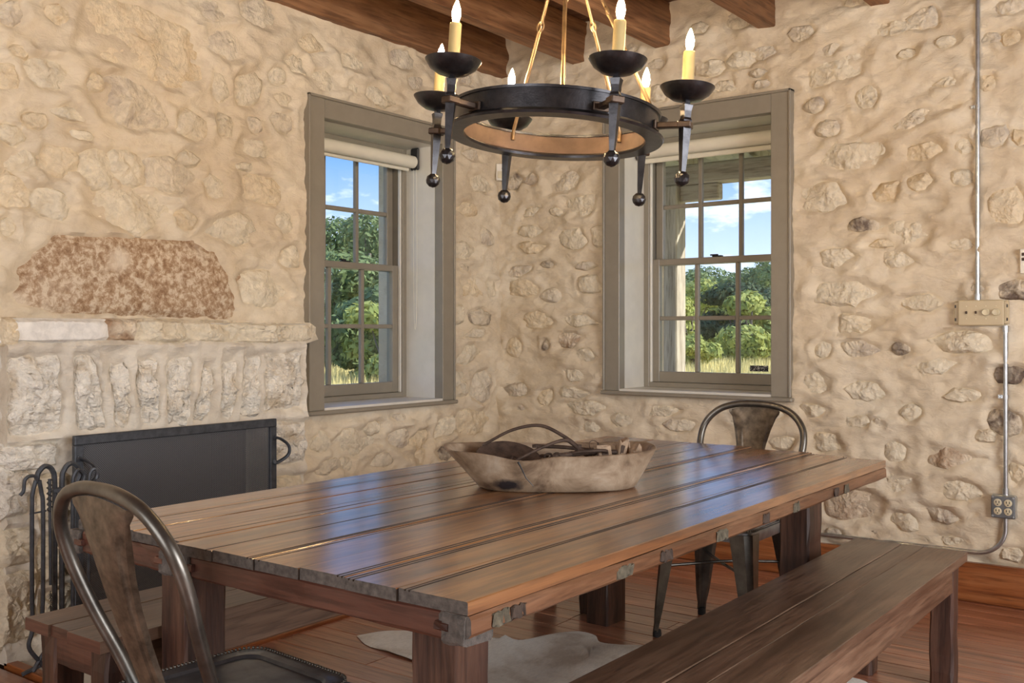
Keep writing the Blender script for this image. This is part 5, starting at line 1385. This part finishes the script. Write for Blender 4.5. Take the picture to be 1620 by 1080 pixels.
# ================================================================== OUTDOORS
GZ = -0.45
def ground():
    m, nt, N, L, b = new_mat('dry_meadow')
    v = coords(nt, (1, 1, 1), rnd=False)
    n1 = noise_tex(nt, v, 0.25, 5, 0.6)
    L.new(ramp(nt, n1, [(0.35, (0.34, 0.33, 0.10)), (0.5, (0.52, 0.46, 0.18)), (0.65, (0.64, 0.54, 0.24))]).outputs['Color'], b.inputs['Base Color'])
    b.inputs['Roughness'].default_value = 0.95
    n = 40; S = 260.0; vs_, fs = [], []
    for j in range(n + 1):
        for i in range(n + 1):
            x = -S + 2 * S * i / n - 20; y = -S + 2 * S * j / n + 20
            vs_.append((x, y, GZ + 0.15 * mnoise.noise(Vector((x * 0.03, y * 0.03, 0))) if abs(x) > 9 or abs(y) > 9 else GZ))
    for j in range(n):
        for i in range(n): fs.append((j * (n + 1) + i, j * (n + 1) + i + 1, (j + 1) * (n + 1) + i + 1, (j + 1) * (n + 1) + i))
    o = raw_obj('meadow_ground', vs_, fs, m, None, smooth=True); tag(o, 'yellow-green meadow stretching away outside the windows', 'ground', kind='structure')
ground()
def leaf_mat(name, c1, c2):
    m, nt, N, L, b = new_mat(name)
    v = coords(nt)
    n1 = noise_tex(nt, v, 1.3, 4, 0.6)
    c = ramp(nt, n1, [(0.3, c1), (0.7, c2)]).outputs['Color']
    L.new(c, b.inputs['Base Color']); b.inputs['Roughness'].default_value = 0.7; b.inputs['Specular IOR Level'].default_value = 0.2
    tl = node(nt, 'ShaderNodeBsdfTranslucent'); L.new(c, tl.inputs['Color']); mx = node(nt, 'ShaderNodeMixShader'); mx.inputs[0].default_value = 0.3
    L.new(b.outputs[0], mx.inputs[1]); L.new(tl.outputs[0], mx.inputs[2]); L.new(mx.outputs[0], N['Material Output'].inputs['Surface'])
    return m
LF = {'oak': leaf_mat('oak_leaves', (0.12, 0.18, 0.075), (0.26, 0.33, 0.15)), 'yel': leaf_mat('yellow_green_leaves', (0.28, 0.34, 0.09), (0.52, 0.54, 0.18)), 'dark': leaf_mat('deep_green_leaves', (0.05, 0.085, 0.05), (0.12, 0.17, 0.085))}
M['bark'] = plain('grey_bark', (0.15, 0.125, 0.10), 0.95, 0, 0.4, 20, 0.5)
def tree(name, label, cat, x, y, h, w, kind, nleaf, ls, seed, low=0.25, group='trees beyond the windows'):
    rnd = random.Random(seed)
    root = empty(name, (x, y, GZ)); tag(root, label, cat, group)
    bm = bmesh.new()
    add_tube(bm, spline([(0, 0, 0), (w * 0.02, 0, h * 0.2), (-w * 0.02, w * 0.02, h * 0.45), (0, 0, h * 0.7)], 4), [0.035 * h * (1 - 0.75 * i / 12) for i in range(13)], 8)
    blobs = []
    nb = 9
    for i in range(nb):
        a = rnd.uniform(0, 6.28); rr = rnd.uniform(0.1, 0.36) * w
        zz = h * rnd.uniform(low + 0.12, 0.86); f = 1 - 0.6 * abs(zz / h - 0.55)
        c = Vector((math.cos(a) * rr * f, math.sin(a) * rr * f, zz)); blobs.append((c, w * rnd.uniform(0.14, 0.25), h * rnd.uniform(0.09, 0.16)))
        add_tube(bm, spline([(0, 0, h * rnd.uniform(0.12, 0.4)), tuple(c * 0.6 + Vector((0, 0, h * 0.1))), tuple(c)], 3), [0.012 * h, 0.010 * h, 0.009 * h, 0.008 * h, 0.006 * h, 0.004 * h, 0.003 * h], 5)
    mesh_obj('trunk', bm, M['bark'], root, smooth=True)
    vs_, fs = [], []
    for i in range(nleaf):
        c, rw, rh = blobs[rnd.randrange(nb)]
        d = Vector((rnd.gauss(0, 1), rnd.gauss(0, 1), rnd.gauss(0, 1))).normalized()
        rr = 0.55 + 0.5 * rnd.random() ** 0.5
        p = c + Vector((d.x * rw * rr, d.y * rw * rr, d.z * rh * rr))
        nrm = (d + Vector((rnd.uniform(-.8, .8), rnd.uniform(-.8, .8), rnd.uniform(-.3, .9)))).normalized()
        s = nrm.orthogonal().normalized(); t = nrm.cross(s)
        a = rnd.uniform(0, 6.28); s, t = s * math.cos(a) + t * math.sin(a), t * math.cos(a) - s * math.sin(a)
        L_ = ls * rnd.uniform(0.7, 1.3)
        k = len(vs_); vs_ += [p - s * L_, p + t * L_ * 0.45, p + s * L_, p - t * L_ * 0.45]; fs.append((k, k + 1, k + 2, k + 3))
    o = raw_obj('foliage', vs_, fs, LF[kind], root); o['kind'] = 'stuff'
def far(u, d):      # point on the ground seen in column u at ground distance d along the view
    r = ray(u, CY); s = d / FPX
    return r[0] * s, r[1] * s
# seen through the right window
specs = [
 (1210, 66, 7.4, 8.5, 'oak', 'tall oak with open crown, right part of the right window'), (1155, 70, 7.2, 9.0, 'oak', 'tall oak with open crown, middle of the right window'), (1098, 60, 5.0, 6.0, 'yel', 'yellow-green tree just right of the porch post'),
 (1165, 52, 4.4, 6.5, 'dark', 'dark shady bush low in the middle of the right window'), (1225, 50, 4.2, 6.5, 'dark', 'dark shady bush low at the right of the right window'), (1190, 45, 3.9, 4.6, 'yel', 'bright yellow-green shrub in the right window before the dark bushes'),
 (1095, 38, 3.2, 3.0, 'yel', 'low yellow-leaved shrub right beside the porch post'), (1060, 64, 5.4, 7.0, 'oak', 'oak hidden partly behind the porch post'), (1275, 60, 6.4, 8, 'oak', 'oak to the right, behind the window casing'),
 # seen through the left window
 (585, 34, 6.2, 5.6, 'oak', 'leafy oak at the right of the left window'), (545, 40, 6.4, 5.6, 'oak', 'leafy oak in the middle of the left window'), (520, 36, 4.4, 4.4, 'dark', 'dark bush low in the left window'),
 (565, 27, 3.0, 3.2, 'oak', 'low green shrub in the middle of the left window'), (605, 25, 2.7, 2.6, 'yel', 'low yellow-green shrub at the right of the left window'), (640, 40, 5.6, 6.0, 'oak', 'oak behind the right jamb of the left window'), (480, 40, 5.6, 6.0, 'oak', 'oak left of the left window'),
]
for i, (u, d, h, w, k, lab) in enumerate(specs):
    x, y = far(u, d)
    tree('shrub' if h < 4.3 else 'oak_tree', lab, 'shrub' if h < 4.3 else 'tree', x, y, h, w, k, 6500 if h > 5.5 else 4200, 0.17 if d > 40 else 0.12, 60 + i, low=0.25 if h > 5 else 0.0)
# tall dry grass in front of the trees
def grass(name, label, u0, u1, d0, d1, n, seed):
    rnd = random.Random(seed); vs_, fs = [], []
    for i in range(n):
        x, y = far(rnd.uniform(u0, u1), rnd.uniform(d0, d1)); h = rnd.uniform(0.3, 0.75); a = rnd.uniform(0, 3.14); w = 0.025
        dx, dy = math.cos(a) * w, math.sin(a) * w; lx, ly = rnd.uniform(-.15, .15), rnd.uniform(-.15, .15)
        k = len(vs_); vs_ += [(x - dx, y - dy, GZ - 0.1), (x + dx, y + dy, GZ - 0.1), (x + lx, y + ly, GZ + h)]; fs.append((k, k + 1, k + 2))
    o = raw_obj(name, vs_, fs, plain(name + '_straw', (0.74, 0.63, 0.28), 0.9, 0, 0.35, 0.6)); tag(o, label, 'grass', kind='stuff')
grass('tall_grass', 'tall dry grass before the trees outside the right window', 1030, 1260, 24, 48, 9000, 1)
grass('tall_grass', 'tall dry grass before the trees outside the left window', 480, 660, 16, 34, 9000, 2)
# porch outside the right window
M['porchwood'] = wood('whitewashed_porch_wood', (0.40, 0.35, 0.29), (0.52, 0.47, 0.40), (0.62, 0.58, 0.52), 'z', 0.8, 0, 0.6, 0.4)
M['porchx'] = wood('whitewashed_porch_beam', (0.36, 0.32, 0.27), (0.47, 0.43, 0.37), (0.56, 0.52, 0.46), 'x', 0.8, 0, 0.6, 0.4)
M['tin'] = plain('weathered_tin', (0.42, 0.41, 0.39), 0.5, 0.3, 0.3, 4)
porch = empty('porch', (-2.6, 7.3, GZ)); tag(porch, 'whitewashed porch with corrugated tin roof outside the right window', 'porch')
po = Vector(porch.location)
def PB(nm, x0, x1, y0, y1, z0, z1, mat, bev=0.01): return box(nm, x0 - po.x, x1 - po.x, y0 - po.y, y1 - po.y, z0 - po.z, z1 - po.z, mat, porch, bev)
for xp in (-3.925, -0.9): PB('post', xp, xp + 0.168, 7.2, 7.365, GZ, 2.40, M['porchwood'])
PB('header_beam', -6.0, 2.5, 7.22, 7.37, 2.40, 2.56, M['porchx'])
PB('bracket', -3.757, -3.42, 7.25, 7.34, 2.27, 2.40, M['porchx'])
for i, xr in enumerate([-5.6 + 0.61 * k for k in range(13)]):
    bm = bmesh.new(); add_box(bm, -0.022, 0.022, 0, 2.2, 0, 0.1, 0.003, Matrix.Translation((xr - po.x, 5.50 - po.y, 2.90 - po.z)) @ Matrix.Rotation(math.radians(-9.5), 4, 'X')); mesh_obj('rafter', bm, M['porchwood'], porch)
vs_, fs = [], []
nx = 340
for j, (y, z) in enumerate(((5.49, 3.02), (7.75, 2.63))):
    for i in range(nx + 1):
        x = -6.0 + 8.5 * i / nx; vs_.append((x - po.x, y - po.y, z + 0.012 * math.sin(x * 2 * math.pi / 0.076) - po.z))
for i in range(nx): fs.append((i, i + 1, nx + 1 + i + 1, nx + 1 + i))
raw_obj('tin_roof', vs_, fs, M['tin'], porch, smooth=True)
tube('gutter', [(-6.0 - po.x, 7.80 - po.y, 2.56 - po.z), (2.5 - po.x, 7.80 - po.y, 2.56 - po.z)], 0.06, M['tin'], porch, 12)
PB('porch_deck', -6.0, 2.5, 5.50, 7.6, GZ, -0.12, M['porchx'])
# woods closing the meadow all along the horizon
def tree_line():
    rnd = random.Random(77); vs_, fs = [], []
    for k in range(150):
        a = math.radians(-10 + 200 * k / 150 + rnd.uniform(-0.5, 0.5)); d = rnd.uniform(95, 125)
        cx, cy, h, w = d * math.cos(a), d * math.sin(a), rnd.uniform(4.5, 8.0), rnd.uniform(3.0, 5.5)
        for i in range(170):
            dv = Vector((rnd.gauss(0, 1), rnd.gauss(0, 1), rnd.gauss(0, 1))).normalized()
            p = Vector((cx + dv.x * w, cy + dv.y * w, GZ + h * 0.5 + dv.z * h * 0.5)); nrm = (dv + Vector((rnd.uniform(-.7, .7), rnd.uniform(-.7, .7), rnd.uniform(-.2, .8)))).normalized()
            s = nrm.orthogonal().normalized(); t = nrm.cross(s); L_ = rnd.uniform(0.4, 0.8)
            q = len(vs_); vs_ += [p - s * L_, p + t * L_ * 0.6, p + s * L_, p - t * L_ * 0.6]; fs.append((q, q + 1, q + 2, q + 3))
    o = raw_obj('distant_woods', vs_, fs, LF['oak']); tag(o, 'low distant woods along the horizon beyond the meadow', 'woods', kind='stuff')
tree_line()
